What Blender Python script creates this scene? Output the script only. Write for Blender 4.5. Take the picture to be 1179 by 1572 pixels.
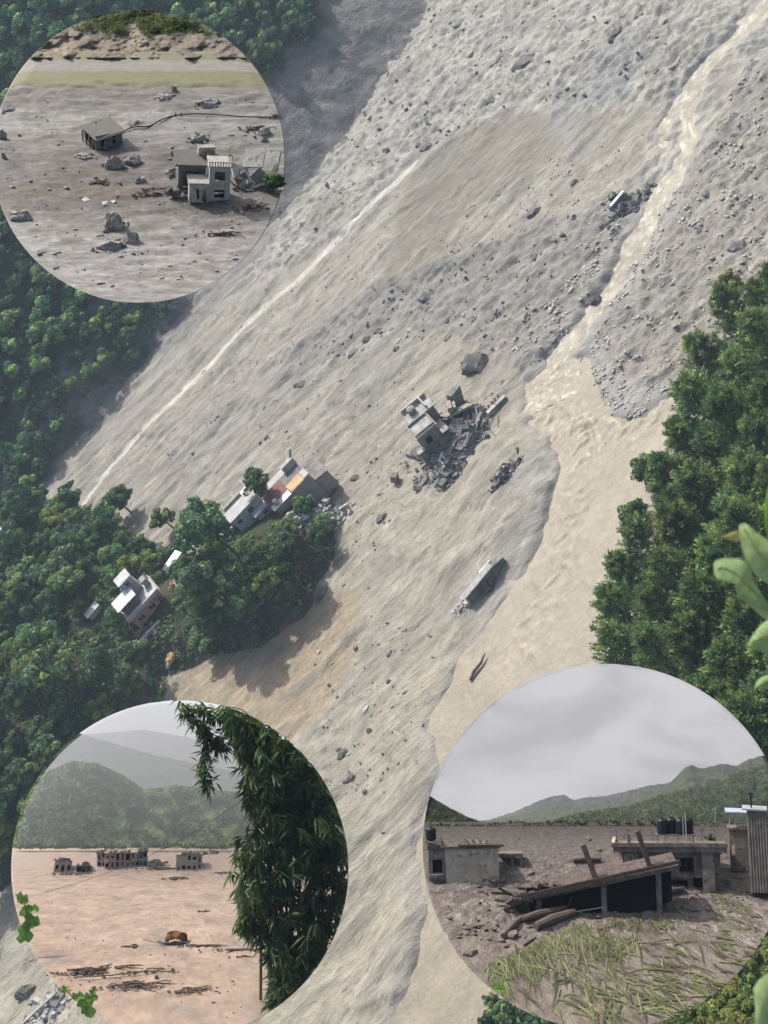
import bpy, bmesh, math, random
import numpy as np
from mathutils import Matrix, Vector
for o in list(bpy.data.objects): bpy.data.objects.remove(o)
SC = bpy.context.scene
COL = SC.collection
random.seed(7); RNG = np.random.default_rng(11)
R = math.radians

# ------------------------------------------------------------------ camera
FPX, ALPHA, DELTA, HCAM = 2000.0, R(45), R(35), 150.0     # focal length in photo pixels, roll, depression, height
R0 = np.array([1., 0, 0]); F = np.array([0, math.cos(DELTA), -math.sin(DELTA)]); U0 = np.array([0, math.sin(DELTA), math.cos(DELTA)])
CX = math.cos(ALPHA)*R0 - math.sin(ALPHA)*U0
CY = math.sin(ALPHA)*R0 + math.cos(ALPHA)*U0
CAM = np.array([0, 0, HCAM])
cd = bpy.data.cameras.new('camera'); cam = bpy.data.objects.new('camera', cd); COL.objects.link(cam)
cam.matrix_world = Matrix(((CX[0], CY[0], -F[0], 0), (CX[1], CY[1], -F[1], 0), (CX[2], CY[2], -F[2], HCAM), (0, 0, 0, 1)))
cd.sensor_fit = 'VERTICAL'; cd.sensor_height = 24; cd.lens = 24*FPX/1572; cd.clip_start = .05; cd.clip_end = 6000
cd.dof.use_dof = True; cd.dof.focus_distance = 260; cd.dof.aperture_fstop = cd.lens/1000/0.0065
SC.camera = cam
# ------------------------------------------------------------------ light
SUN_EL, SUN_AZ = R(48), R(12)          # azimuth measured from +Y towards +X
w = bpy.data.worlds.new('World'); SC.world = w; w.use_nodes = True
nt = w.node_tree; nt.nodes.clear()
sky = nt.nodes.new('ShaderNodeTexSky'); sky.sky_type = 'NISHITA'; sky.sun_disc = False
sky.sun_elevation = SUN_EL; sky.sun_rotation = SUN_AZ; sky.air_density = 1.0; sky.dust_density = 5.0; sky.ozone_density = .6
bg = nt.nodes.new('ShaderNodeBackground'); bg.inputs[1].default_value = .14
out = nt.nodes.new('ShaderNodeOutputWorld'); nt.links.new(sky.outputs[0], bg.inputs[0]); nt.links.new(bg.outputs[0], out.inputs[0])
sd_ = bpy.data.lights.new('sun', 'SUN'); sd_.energy = 3.8; sd_.angle = R(.7); sd_.color = (1, .965, .91)
sun = bpy.data.objects.new('sun', sd_); COL.objects.link(sun)
SUNV = Vector((math.sin(SUN_AZ)*math.cos(SUN_EL), math.cos(SUN_AZ)*math.cos(SUN_EL), math.sin(SUN_EL)))
sun.rotation_euler = SUNV.to_track_quat('Z', 'Y').to_euler(); sun.location = (0, 0, 400)
SC.view_settings.view_transform = 'Standard'; SC.view_settings.look = 'None'; SC.view_settings.gamma = 1
SC.view_settings.exposure = 0.40
SC.render.engine = 'CYCLES'
SC.cycles.max_bounces = 4; SC.cycles.diffuse_bounces = 2; SC.cycles.glossy_bounces = 2; SC.cycles.transparent_max_bounces = 4; SC.cycles.volume_bounces = 0

# ------------------------------------------------------------------ pixel <-> place helpers
def ray(px, py): return F + CX*(px-589.5)/FPX + CY*(786-py)/FPX
def at(px, py, depth): return CAM + ray(px, py)*depth
def gnd(px, py, z=0.):
    d = ray(px, py); return CAM + d*((z-HCAM)/d[2])

# ------------------------------------------------------------------ noise
_perm = np.random.default_rng(3).permutation(512); _perm = np.concatenate([_perm]*3)
_gr = np.random.default_rng(4).normal(size=(512, 3)); _gr /= np.linalg.norm(_gr, axis=1)[:, None]
def noise3(x, y, z=0.):
    flat = np.ndim(z) == 0 and float(z) == math.floor(float(z))      # on a lattice plane the upper corners weigh nothing
    x, y = np.broadcast_arrays(np.asarray(x, float), np.asarray(y, float)); z = np.asarray(z, float)
    xi, yi, zi = np.floor(x).astype(int), np.floor(y).astype(int), np.floor(z).astype(int)
    xf, yf, zf = x-xi, y-yi, z-zi
    fa = lambda t: t*t*t*(t*(t*6-15)+10)
    u, v, ww = fa(xf), fa(yf), fa(zf); res = 0
    for i in (0, 1):
        for j in (0, 1):
            for k in ((0,) if flat else (0, 1)):
                g = _gr[_perm[(_perm[(_perm[(xi+i) & 511]+yi+j) & 511]+zi+k) & 511]]
                d = g[..., 0]*(xf-i)+g[..., 1]*(yf-j)+g[..., 2]*(zf-k)
                res = res + d*(u if i else 1-u)*(v if j else 1-v)*(ww if k else 1-ww)
    return res*1.6
def fbm(x, y, z=0., n=4):
    r = 0; a = 1.
    for i in range(n):
        r = r + a*noise3(np.asarray(x)*2**i+i*17.3, np.asarray(y)*2**i+i*5.1, np.asarray(z)*2**i); a *= .5
    return r
def sstep(a, b, x):
    t = np.clip((x-a)/(b-a), 0, 1); return t*t*(3-2*t)
def poly_sd(poly, x, y):
    """signed distance, positive inside"""
    x = np.asarray(x, float); y = np.asarray(y, float)
    best = np.full(x.shape, 1e9); ins = np.zeros(x.shape, bool); n = len(poly)
    for i in range(n):
        ax, ay = poly[i][0], poly[i][1]; bx, by = poly[(i+1) % n][0], poly[(i+1) % n][1]
        dx, dy = bx-ax, by-ay; t = np.clip(((x-ax)*dx+(y-ay)*dy)/(dx*dx+dy*dy+1e-9), 0, 1)
        best = np.minimum(best, np.hypot(x-ax-t*dx, y-ay-t*dy))
        c = (ay > y) != (by > y)
        xx = ax+(y-ay)*dx/(dy if abs(dy) > 1e-9 else 1e-9)
        ins ^= c & (x < xx)
    return np.where(ins, best, -best)
def line_d(pts, x, y):
    """distance to polyline"""
    x = np.asarray(x, float); y = np.asarray(y, float); best = np.full(x.shape, 1e9)
    for i in range(len(pts)-1):
        ax, ay = pts[i][:2]; bx, by = pts[i+1][:2]; dx, dy = bx-ax, by-ay
        t = np.clip(((x-ax)*dx+(y-ay)*dy)/(dx*dx+dy*dy+1e-9), 0, 1)
        best = np.minimum(best, np.hypot(x-ax-t*dx, y-ay-t*dy))
    return best
def P2(pxs): return [tuple(gnd(*p)[:2]) for p in pxs]
def spline(pts, n=6):
    pts = [np.array(p, float) for p in pts]; o = []
    for i in range(len(pts)-1):
        p0 = pts[max(i-1, 0)]; p1 = pts[i]; p2 = pts[i+1]; p3 = pts[min(i+2, len(pts)-1)]
        for k in range(n):
            t = k/n; o.append(.5*((2*p1)+(p2-p0)*t+(2*p0-5*p1+4*p2-p3)*t*t+(-p0+3*p1-3*p2+p3)*t**3))
    o.append(pts[-1]); return o

# ------------------------------------------------------------------ materials
MATS = {}
def mat(name, col, rough=.85, var=.25, scale=3., bump=.0, bscale=None, spec=.3, stretch=(1, 1, 1), col2=None, attr=None, coord='Object', metal=0, trans=0, dirt=None, objvar=0, detail=6):
    m = bpy.data.materials.new(name); m.use_nodes = True; n = m.node_tree; b = n.nodes['Principled BSDF']
    b.inputs['Roughness'].default_value = rough; b.inputs['Specular IOR Level'].default_value = spec; b.inputs['Metallic'].default_value = metal
    tc = n.nodes.new('ShaderNodeTexCoord'); mp = n.nodes.new('ShaderNodeMapping'); mp.inputs['Scale'].default_value = stretch
    n.links.new(tc.outputs[coord], mp.inputs[0])
    ns = n.nodes.new('ShaderNodeTexNoise'); ns.inputs['Scale'].default_value = scale; ns.inputs['Detail'].default_value = detail; ns.inputs['Roughness'].default_value = .62
    n.links.new(mp.outputs[0], ns.inputs[0])
    c2 = col2 or tuple(c*(1-var) for c in col); c1 = col if col2 else tuple(min(1, c*(1+var)) for c in col)
    rp = n.nodes.new('ShaderNodeValToRGB'); rp.color_ramp.elements[0].position = .34; rp.color_ramp.elements[1].position = .66
    rp.color_ramp.elements[0].color = (*c2, 1); rp.color_ramp.elements[1].color = (*c1, 1)
    n.links.new(ns.outputs[0], rp.inputs[0]); last = rp.outputs[0]
    if attr:
        a = n.nodes.new('ShaderNodeAttribute'); a.attribute_name = attr
        mx = n.nodes.new('ShaderNodeMix'); mx.data_type = 'RGBA'; mx.blend_type = 'MULTIPLY'; mx.inputs[0].default_value = 1
        n.links.new(last, mx.inputs[6]); n.links.new(a.outputs[0], mx.inputs[7]); last = mx.outputs[2]
    if objvar:
        oi = n.nodes.new('ShaderNodeObjectInfo'); hs = n.nodes.new('ShaderNodeHueSaturation')
        mr = n.nodes.new('ShaderNodeMapRange'); mr.inputs[3].default_value = 1-objvar; mr.inputs[4].default_value = 1+objvar
        n.links.new(oi.outputs['Random'], mr.inputs[0]); n.links.new(mr.outputs[0], hs.inputs['Value'])
        m2 = n.nodes.new('ShaderNodeMapRange'); m2.inputs[3].default_value = .5-objvar*.06; m2.inputs[4].default_value = .5+objvar*.06
        wn = n.nodes.new('ShaderNodeTexWhiteNoise'); wn.noise_dimensions = '1D'; n.links.new(oi.outputs['Random'], wn.inputs['W'])
        n.links.new(wn.outputs[0], m2.inputs[0]); n.links.new(m2.outputs[0], hs.inputs['Hue'])
        n.links.new(last, hs.inputs['Color']); last = hs.outputs[0]
    if dirt:
        n2 = n.nodes.new('ShaderNodeTexNoise'); n2.inputs['Scale'].default_value = dirt[1]; n2.inputs['Detail'].default_value = 8; n2.inputs['Roughness'].default_value = .7
        n.links.new(tc.outputs[coord], n2.inputs[0])
        r2 = n.nodes.new('ShaderNodeValToRGB'); r2.color_ramp.elements[0].position = dirt[2]; r2.color_ramp.elements[1].position = dirt[2]+.08
        n.links.new(n2.outputs[0], r2.inputs[0])
        mx = n.nodes.new('ShaderNodeMix'); mx.data_type = 'RGBA'; n.links.new(r2.outputs[0], mx.inputs[0]); n.links.new(last, mx.inputs[6]); mx.inputs[7].default_value = (*dirt[0], 1); last = mx.outputs[2]
    n.links.new(last, b.inputs['Base Color'])
    if bump:
        nb = n.nodes.new('ShaderNodeTexNoise'); nb.inputs['Scale'].default_value = bscale or scale*3; nb.inputs['Detail'].default_value = 6
        n.links.new(mp.outputs[0], nb.inputs[0])
        bp = n.nodes.new('ShaderNodeBump'); bp.inputs['Strength'].default_value = 1; bp.inputs['Distance'].default_value = bump
        n.links.new(nb.outputs[0], bp.inputs['Height']); n.links.new(bp.outputs[0], b.inputs['Normal'])
    if trans:
        tr = n.nodes.new('ShaderNodeBsdfTranslucent'); n.links.new(last, tr.inputs[0])
        ms = n.nodes.new('ShaderNodeMixShader'); ms.inputs[0].default_value = trans
        n.links.new(b.outputs[0], ms.inputs[1]); n.links.new(tr.outputs[0], ms.inputs[2]); n.links.new(ms.outputs[0], n.nodes['Material Output'].inputs[0])
    MATS[name] = m; return m

# ------------------------------------------------------------------ mesh helpers
def mesh_np(name, V, Fq, smooth=False):
    me = bpy.data.meshes.new(name); V = np.asarray(V, np.float32); Fq = np.asarray(Fq, np.int32); k = Fq.shape[1]
    me.vertices.add(len(V)); me.vertices.foreach_set('co', V.ravel())
    me.loops.add(Fq.size); me.loops.foreach_set('vertex_index', Fq.ravel())
    me.polygons.add(len(Fq)); me.polygons.foreach_set('loop_start', np.arange(0, Fq.size, k, dtype=np.int32))
    if smooth: me.polygons.foreach_set('use_smooth', np.ones(len(Fq), bool))
    me.update(calc_edges=True); return me
def set_col(me, c, name='Col'):
    a = me.color_attributes.new(name, 'FLOAT_COLOR', 'POINT'); c = np.asarray(c, np.float32)
    if c.shape[1] == 3: c = np.concatenate([c, np.ones((len(c), 1), np.float32)], 1)
    a.data.foreach_set('color', c.ravel())
def link(name, me, m=None, parent=None):
    o = bpy.data.objects.new(name, me); COL.objects.link(o)
    if m is not None and me is not None and not me.materials: me.materials.append(m)
    if parent: o.parent = parent
    return o
def tag(o, label, cat, group=None):
    o['label'] = label; o['category'] = cat
    if group: o['group'] = group
    return o
def struct(o): o['kind'] = 'structure'; return o
def stuff(o, label=None, cat=None):
    o['kind'] = 'stuff'
    if label: o['label'] = label
    if cat: o['category'] = cat
    return o
def thing(name, label, cat, M=None, group=None):
    o = bpy.data.objects.new(name, None); COL.objects.link(o); o.empty_display_size = .2
    if M is not None: o.matrix_world = M
    return tag(o, label, cat, group)
def rotm(yaw=0, pitch=0, roll=0): return np.array(Matrix.Rotation(R(yaw), 3, 'Z') @ Matrix.Rotation(R(pitch), 3, 'X') @ Matrix.Rotation(R(roll), 3, 'Y'))
class MB:
    def __init__(s): s.v = []; s.f = []
    def add(s, V, Fs):
        n = len(s.v); s.v += [tuple(map(float, p)) for p in V]; s.f += [tuple(i+n for i in f) for f in Fs]; return s
    def box(s, lo, hi, yaw=0, pitch=0, roll=0, piv=None, jit=0):
        lo = np.array(lo, float); hi = np.array(hi, float)
        V = np.array([[(lo, hi)[i][0], (lo, hi)[j][1], (lo, hi)[k][2]] for i in (0, 1) for j in (0, 1) for k in (0, 1)])
        if jit: V = V+RNG.normal(size=V.shape)*jit
        if yaw or pitch or roll:
            c = np.array(piv if piv is not None else (lo+hi)/2, float); V = (V-c) @ rotm(yaw, pitch, roll).T + c
        return s.add(V, [(0, 1, 3, 2), (4, 6, 7, 5), (0, 4, 5, 1), (2, 3, 7, 6), (0, 2, 6, 4), (1, 5, 7, 3)])
    def beam(s, p0, p1, wd, ht=None, taper=1.):
        p0 = np.array(p0, float); p1 = np.array(p1, float); d = p1-p0; L = np.linalg.norm(d); d /= L+1e-9
        up = np.array([0, 0, 1.]) if abs(d[2]) < .95 else np.array([1., 0, 0])
        a = np.cross(d, up); a /= np.linalg.norm(a); b = np.cross(a, d); ht = ht or wd
        V = []
        for p, k in ((p0, 1), (p1, taper)):
            for sa, sb in ((-1, -1), (1, -1), (1, 1), (-1, 1)): V.append(p+a*sa*wd/2*k+b*sb*ht/2*k)
        return s.add(V, [(0, 3, 2, 1), (4, 5, 6, 7), (0, 1, 5, 4), (1, 2, 6, 5), (2, 3, 7, 6), (3, 0, 4, 7)])
    def tube(s, pts, r, n=8, cap=True):
        pts = [np.array(p, float) for p in pts]; rs = r if hasattr(r, '__len__') else [r]*len(pts); rings = []; V = []; Fs = []
        for i, p in enumerate(pts):
            d = pts[min(i+1, len(pts)-1)]-pts[max(i-1, 0)]; d = d/(np.linalg.norm(d)+1e-9)
            up = np.array([0, 0, 1.]) if abs(d[2]) < .9 else np.array([1., 0, 0])
            a = np.cross(d, up); a /= np.linalg.norm(a); b = np.cross(a, d)
            for k in range(n): V.append(p+rs[i]*(a*math.cos(2*math.pi*k/n)+b*math.sin(2*math.pi*k/n)))
        for i in range(len(pts)-1):
            for k in range(n): Fs.append((i*n+k, i*n+(k+1) % n, (i+1)*n+(k+1) % n, (i+1)*n+k))
        if cap: Fs.append(tuple(range(n))[::-1]); Fs.append(tuple((len(pts)-1)*n+k for k in range(n)))
        return s.add(V, Fs)
    def prism(s, poly, z0, z1):
        n = len(poly); V = [(x, y, z0) for x, y in poly]+[(x, y, z1) for x, y in poly]
        return s.add(V, [tuple(range(n))[::-1], tuple(range(n, 2*n))]+[(i, (i+1) % n, n+(i+1) % n, n+i) for i in range(n)])
    def wall(s, p0, p1, h, th, holes=()):
        """upright wall from p0 to p1 (x,y) with real rectangular openings (u0,u1,z0,z1); outer face on the right-hand side"""
        p0 = np.array(p0, float); p1 = np.array(p1, float); L = np.linalg.norm(p1-p0); d = (p1-p0)/L; nn = np.array([-d[1], d[0]])
        us = sorted({0, L, *[u for q in holes for u in q[:2]]}); zs = sorted({0, h, *[z for q in holes for z in q[2:]]})
        for a, b in zip(us[:-1], us[1:]):
            for c, e in zip(zs[:-1], zs[1:]):
                if any(q[0] <= (a+b)/2 <= q[1] and q[2] <= (c+e)/2 <= q[3] for q in holes): continue
                A = p0+d*a; B = p0+d*b
                V = [(*(A), c), (*(B), c), (*(B+nn*th), c), (*(A+nn*th), c), (*(A), e), (*(B), e), (*(B+nn*th), e), (*(A+nn*th), e)]
                s.add(V, [(0, 3, 2, 1), (4, 5, 6, 7), (0, 1, 5, 4), (1, 2, 6, 5), (2, 3, 7, 6), (3, 0, 4, 7)])
        return s
    def rubble(s, n, ext, size, z=0, flat=.4, long=1.):
        for i in range(n):
            a = RNG.normal(size=2)*.42; p = np.array([a[0]*ext[0], a[1]*ext[1], 0]); q = max(0, 1-np.hypot(*a)); p[2] = z+ext[2]*q*RNG.random()
            sz = size*(.35+RNG.random()**2*1.4)*np.array([long*(.5+RNG.random()), .5+.6*RNG.random(), flat*(.4+RNG.random())])
            s.box(p-sz/2, p+sz/2, RNG.random()*180, RNG.normal()*22, RNG.normal()*22, jit=size*.06)
        return s
    def build(s, name, m, parent=None, smooth=False):
        st = parent and ('rubble' in name or 'debris' in name or name in ('roof_clod', 'roof_mud', 'footing'))
        me = bpy.data.meshes.new(name); me.from_pydata(s.v, [], s.f)
        if smooth:
            for p in me.polygons: p.use_smooth = True
        me.update(); o = link(name, me, m, parent)
        if st: o['kind'] = 'stuff'
        return o
def copy_tree(o, M=None):
    c = o.copy(); COL.objects.link(c)
    if M is not None: c.matrix_world = M
    for ch in o.children:
        d = ch.copy(); COL.objects.link(d); d.parent = c
        for g in ch.children:
            e = g.copy(); COL.objects.link(e); e.parent = d
    return c
def TM(p, yaw=0, pitch=0, roll=0, s=1.):
    sc = s if hasattr(s, '__len__') else (s, s, s)
    return Matrix.Translation(Vector(p)) @ (Matrix.Rotation(R(yaw), 4, 'Z') @ Matrix.Rotation(R(pitch), 4, 'X') @ Matrix.Rotation(R(roll), 4, 'Y')) @ Matrix.Diagonal((*sc, 1))

# ------------------------------------------------------------------ palette
def mud_mat(name, stretch, sc1, sc2, contrast=(.72, 1.2), bump=.25, rough=.8, spec=.3, coord='Object', fleck=None, warp=None, veins=None):
    """colour attribute times streaks drawn out along the flow, with fine relief"""
    m = bpy.data.materials.new(name); m.use_nodes = True; n = m.node_tree; b = n.nodes['Principled BSDF']; L = n.links.new
    tc = n.nodes.new('ShaderNodeTexCoord'); mp = n.nodes.new('ShaderNodeMapping'); mp.inputs['Scale'].default_value = stretch
    L(tc.outputs[coord], mp.inputs[0])
    def nz(inp, sc, det=7, ro=.65, dist=0.):
        q = n.nodes.new('ShaderNodeTexNoise'); q.inputs['Scale'].default_value = sc; q.inputs['Detail'].default_value = det; q.inputs['Roughness'].default_value = ro; q.inputs['Distortion'].default_value = dist
        L(inp, q.inputs[0]); return q.outputs[0]
    def ramp(inp, a, b_, ca, cb):
        q = n.nodes.new('ShaderNodeMapRange'); q.inputs[1].default_value = a; q.inputs[2].default_value = b_; q.inputs[3].default_value = ca; q.inputs[4].default_value = cb; L(inp, q.inputs[0]); return q.outputs[0]
    def mul(a, b_):
        q = n.nodes.new('ShaderNodeMath'); q.operation = 'MULTIPLY'; L(a, q.inputs[0]); L(b_, q.inputs[1]); return q.outputs[0]
    if warp:
        wn_ = n.nodes.new('ShaderNodeTexNoise'); wn_.inputs['Scale'].default_value = warp[0]; wn_.inputs['Detail'].default_value = 3; L(tc.outputs[coord], wn_.inputs[0])
        sb = n.nodes.new('ShaderNodeVectorMath'); sb.operation = 'SUBTRACT'; sb.inputs[1].default_value = (.5, .5, .5); L(wn_.outputs['Color'], sb.inputs[0])
        sl = n.nodes.new('ShaderNodeVectorMath'); sl.operation = 'SCALE'; sl.inputs['Scale'].default_value = warp[1]; L(sb.outputs[0], sl.inputs[0])
        av = n.nodes.new('ShaderNodeVectorMath'); av.operation = 'ADD'; L(tc.outputs[coord], av.inputs[0]); L(sl.outputs[0], av.inputs[1]); L(av.outputs[0], mp.inputs[0])
    s1 = nz(mp.outputs[0], sc1, 6, .68, .6); s2 = nz(mp.outputs[0], sc2, 4, .7, .3); s3 = nz(tc.outputs[coord], sc2*1.3, 3, .7)
    s1r = s1
    if warp:
        iso = nz(tc.outputs[coord], sc1*.8, 5, .66, .8); pm = ramp(nz(tc.outputs[coord], warp[0]*1.7, 3), .42, .58, 0, 1)
        mxs = n.nodes.new('ShaderNodeMix'); L(pm, mxs.inputs[0]); L(s1, mxs.inputs[2]); L(iso, mxs.inputs[3]); s1 = mxs.outputs[0]
    fac = mul(mul(ramp(s1, .3, .7, contrast[0], contrast[1]), ramp(s2, .3, .7, .82, 1.16)), ramp(s3, .3, .7, .88, 1.1)); vh = None
    if veins:
        for sc_, wd_, k_, ms in ((veins, .014, .74, .54), (veins*1.9, .02, .8, .55), (veins*.8, .02, 1.3, .55)):
            q = nz(mp.outputs[0], sc_, 3, .55, .9); ab = n.nodes.new('ShaderNodeMath'); ab.operation = 'SUBTRACT'; L(q, ab.inputs[0]); ab.inputs[1].default_value = .5
            a2 = n.nodes.new('ShaderNodeMath'); a2.operation = 'ABSOLUTE'; L(ab.outputs[0], a2.inputs[0])
            v = mul(ramp(a2.outputs[0], 0, wd_, 1, 0), ramp(nz(tc.outputs[coord], sc_*.35, 3), ms, ms+.08, 0, 1)); fac = mul(fac, ramp(v, 0, 1, 1, k_)); vh = v if vh is None else vh
    at_ = n.nodes.new('ShaderNodeAttribute'); at_.attribute_name = 'Col'
    vm = n.nodes.new('ShaderNodeVectorMath'); vm.operation = 'SCALE'; L(at_.outputs['Vector'], vm.inputs[0]); L(fac, vm.inputs['Scale']); last = vm.outputs[0]
    if fleck:
        vo = n.nodes.new('ShaderNodeTexVoronoi'); vo.inputs['Scale'].default_value = fleck[1]; L(mp.outputs[0], vo.inputs[0])
        pn = nz(tc.outputs[coord], fleck[1]*.05, 3)
        msk = mul(ramp(vo.outputs['Distance'], .22, .12, 0, 1), ramp(pn, .45, .56, 0, 1))
        mx = n.nodes.new('ShaderNodeMix'); mx.data_type = 'RGBA'; L(msk, mx.inputs[0]); L(last, mx.inputs[6]); mx.inputs[7].default_value = (*fleck[0], 1); last = mx.outputs[2]
    L(last, b.inputs['Base Color'])
    ad = n.nodes.new('ShaderNodeMath'); ad.operation = 'ADD'; L(s1r, ad.inputs[0]); L(ramp(s2, 0, 1, 0, .7), ad.inputs[1]); ad2 = ad
    bp = n.nodes.new('ShaderNodeBump'); bp.inputs['Strength'].default_value = 1; bp.inputs['Distance'].default_value = bump; L(ad2.outputs[0], bp.inputs['Height']); L(bp.outputs[0], b.inputs['Normal'])
    b.inputs['Roughness'].default_value = rough; b.inputs['Specular IOR Level'].default_value = spec
    MATS[name] = m; return m
M_mud = mud_mat('mud', (.24, .75, .75), .33, 1.7, (.66, 1.26), .46, .8, .3, fleck=((.15, .14, .125), 1.0), warp=(.018, 22.), veins=.16)
M_bank = mud_mat('bank_scree', (.5, .5, .5), .25, 1.2, (.62, 1.3), .9, .9, .2, veins=.12)
M_river = mud_mat('silty_river', (.45, .6, 1), .22, 1.5, (.86, 1.14), .16, .55, .3, warp=(.02, 16.))
M_stream = mud_mat('stream_water', (.3, .3, 1), .6, 2.2, (.6, 1.25), .22, .6, .25)
M_rock = mat('grey_rock', (.135, .13, .122), .9, .5, .9, .12, 2.5, objvar=.3, dirt=((.30, .27, .22), .5, .53))
M_rockw = mat('pale_rock', (.42, .40, .36), .9, .3, .9, .1, 2.5, objvar=.25)
M_conc = mat('concrete', (.36, .35, .33), .85, .28, .7, .03, 4, dirt=((.22, .2, .17), .8, .56))
M_concd = mat('dark_concrete', (.17, .165, .16), .88, .35, .7, .03, 4, dirt=((.3, .27, .22), .8, .58))
M_white = mat('white_paint', (.47, .475, .47), .7, .15, .8, dirt=((.33, .31, .28), .9, .55))
M_tin = mat('tin_sheet', (.40, .425, .45), .5, .15, .8, metal=.2, dirt=((.26, .2, .165), 1.0, .56))
M_pink = mat('pink_plaster', (.50, .25, .19), .85, .2, .7, dirt=((.3, .22, .18), .9, .57))
M_ochre = mat('ochre_plaster', (.55, .36, .2), .85, .2, .7)
M_redroof = mat('rusty_roof', (.18, .095, .075), .8, .35, 1.2)
M_greyw = mat('grey_plaster', (.27, .26, .25), .88, .16, .5, dirt=((.2, .18, .17), .5, .56))
M_pale = mat('pale_plaster', (.38, .385, .385), .85, .14, .6, dirt=((.34, .3, .26), .7, .58))
M_glass = mat('dark_glass', (.02, .025, .03), .12, .2, 2, spec=.5)
M_wood = mat('weathered_wood', (.13, .1, .075), .9, .4, 3, .02, 8, stretch=(1, 1, 1))
M_tank = mat('black_plastic', (.012, .012, .014), .4, .2, 2)
M_green = mat('green_plastic', (.03, .3, .16), .5, .15, 2)
M_bark = mat('bark', (.10, .08, .06), .95, .4, 3, .04, 8)
M_leaf = mat('leaf', (1, 1, 1), .55, .1, .6, attr='Col', trans=.35, objvar=.45, spec=.25)
M_pine = mat('pine_needles', (1, 1, 1), .6, .1, .6, attr='Col', trans=.3, objvar=.24, spec=.2)
M_soil = mat('undergrowth_soil', (.035, .042, .022), .95, .4, .3, .3, 1.2)

# ------------------------------------------------------------------ terrain of the valley
TOE = P2([(690, -80), (640, 60), (560, 170), (440, 330), (330, 430), (232, 540), (180, 625), (95, 715)])+[(-95, 335), (-180, 330)]
FARPOLY = TOE+[(-400, 330), (-400, 1500), (700, 1500), (700, 560), (220, 400)]
SPUR = P2([(520, 800), (515, 850), (490, 890), (462, 945), (400, 990), (330, 1005), (262, 1040), (250, 1080), (150, 1180), (20, 1350), (-60, 1420)])+[(-220, 205), (-220, 330), (-95, 335), (-62, 330)]+P2([(150, 790), (230, 835), (290, 860), (335, 852), (372, 815), (420, 775), (470, 745), (505, 770)])
NEARPOLY = [(-70, 88), (-38, 108), (-16, 122), (14, 142), (44, 157), (66, 166), (104, 182), (190, 220), (400, 300), (400, -200), (-300, -200), (-160, 40)]
RIVER = P2([(845, 560), (900, 545), (935, 640), (985, 645), (1060, 585), (1130, 560), (1250, 640), (1179, 1000), (1000, 1250), (800, 1500), (700, 1700), (560, 1700), (640, 1480), (655, 1390), (640, 1290), (680, 1180), (660, 1120), (710, 1020), (770, 930), (832, 830), (862, 720), (850, 680), (812, 650), (808, 600)])
STREAM = [np.array(p) for p in P2([(1215, -60), (1150, 40), (1070, 120), (1052, 235), (998, 330), (965, 400), (928, 460), (888, 510), (850, 562), (850, 620)])]
STREAM2 = [np.array(p) for p in P2([(1150, 20), (1085, 110), (1028, 175), (1018, 240), (1005, 290), (985, 350)])]
RILL = [np.array(p) for p in P2([(640, 250), (560, 330), (505, 385), (450, 440), (385, 492), (330, 555), (270, 615), (215, 665), (160, 735), (120, 790)])]
def z_far(x, y):
    d = poly_sd(FARPOLY, x, y); d = d+2.2*fbm(np.asarray(x)/22, np.asarray(y)/22, 3.)
    return np.where(d > -6, .72*np.maximum(d, 0)+2.5*fbm(np.asarray(x)/38, np.asarray(y)/38, 8.)*sstep(5, 40, d)+.9*fbm(np.asarray(x)/7, np.asarray(y)/9, 2., 3)*sstep(0, 6, d)-.6*sstep(0, -4, d), -2)
def z_spur(x, y):
    x = np.asarray(x, float); y = np.asarray(y, float)
    d = poly_sd(SPUR, x, y)+1.3*fbm(x/9, y/9, 1.)
    return -.8+1.5*sstep(-2, .5, d)+5.5*sstep(0, 7, d)+4*sstep(4, 26, d)+.12*np.maximum(0, -45-x)*sstep(2, 20, d)+.8*fbm(x/14, y/14, 5.)*sstep(1, 6, d)
def z_near(x, y):
    x = np.asarray(x, float); y = np.asarray(y, float)
    d = poly_sd(NEARPOLY, x, y)+1.0*fbm(x/11, y/11, 6.)
    return np.where(d > -4, .52*np.maximum(d, 0)-.4*sstep(0, -3, d)+1.1*fbm(x/15, y/15, 9.)*sstep(2, 12, d), -2)
def z_top(x, y): return np.maximum(np.maximum(z_far(x, y), z_spur(x, y)), np.maximum(z_near(x, y), 0.15))
def hit(px, py, zf=z_top, d0=100, d1=650, n=900):
    t = np.linspace(d0, d1, n); r = ray(px, py); p = CAM[None]+r[None]*t[:, None]
    below = p[:, 2] < zf(p[:, 0], p[:, 1])
    i = int(np.argmax(below)) if below.any() else n-1
    return p[i]

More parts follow.
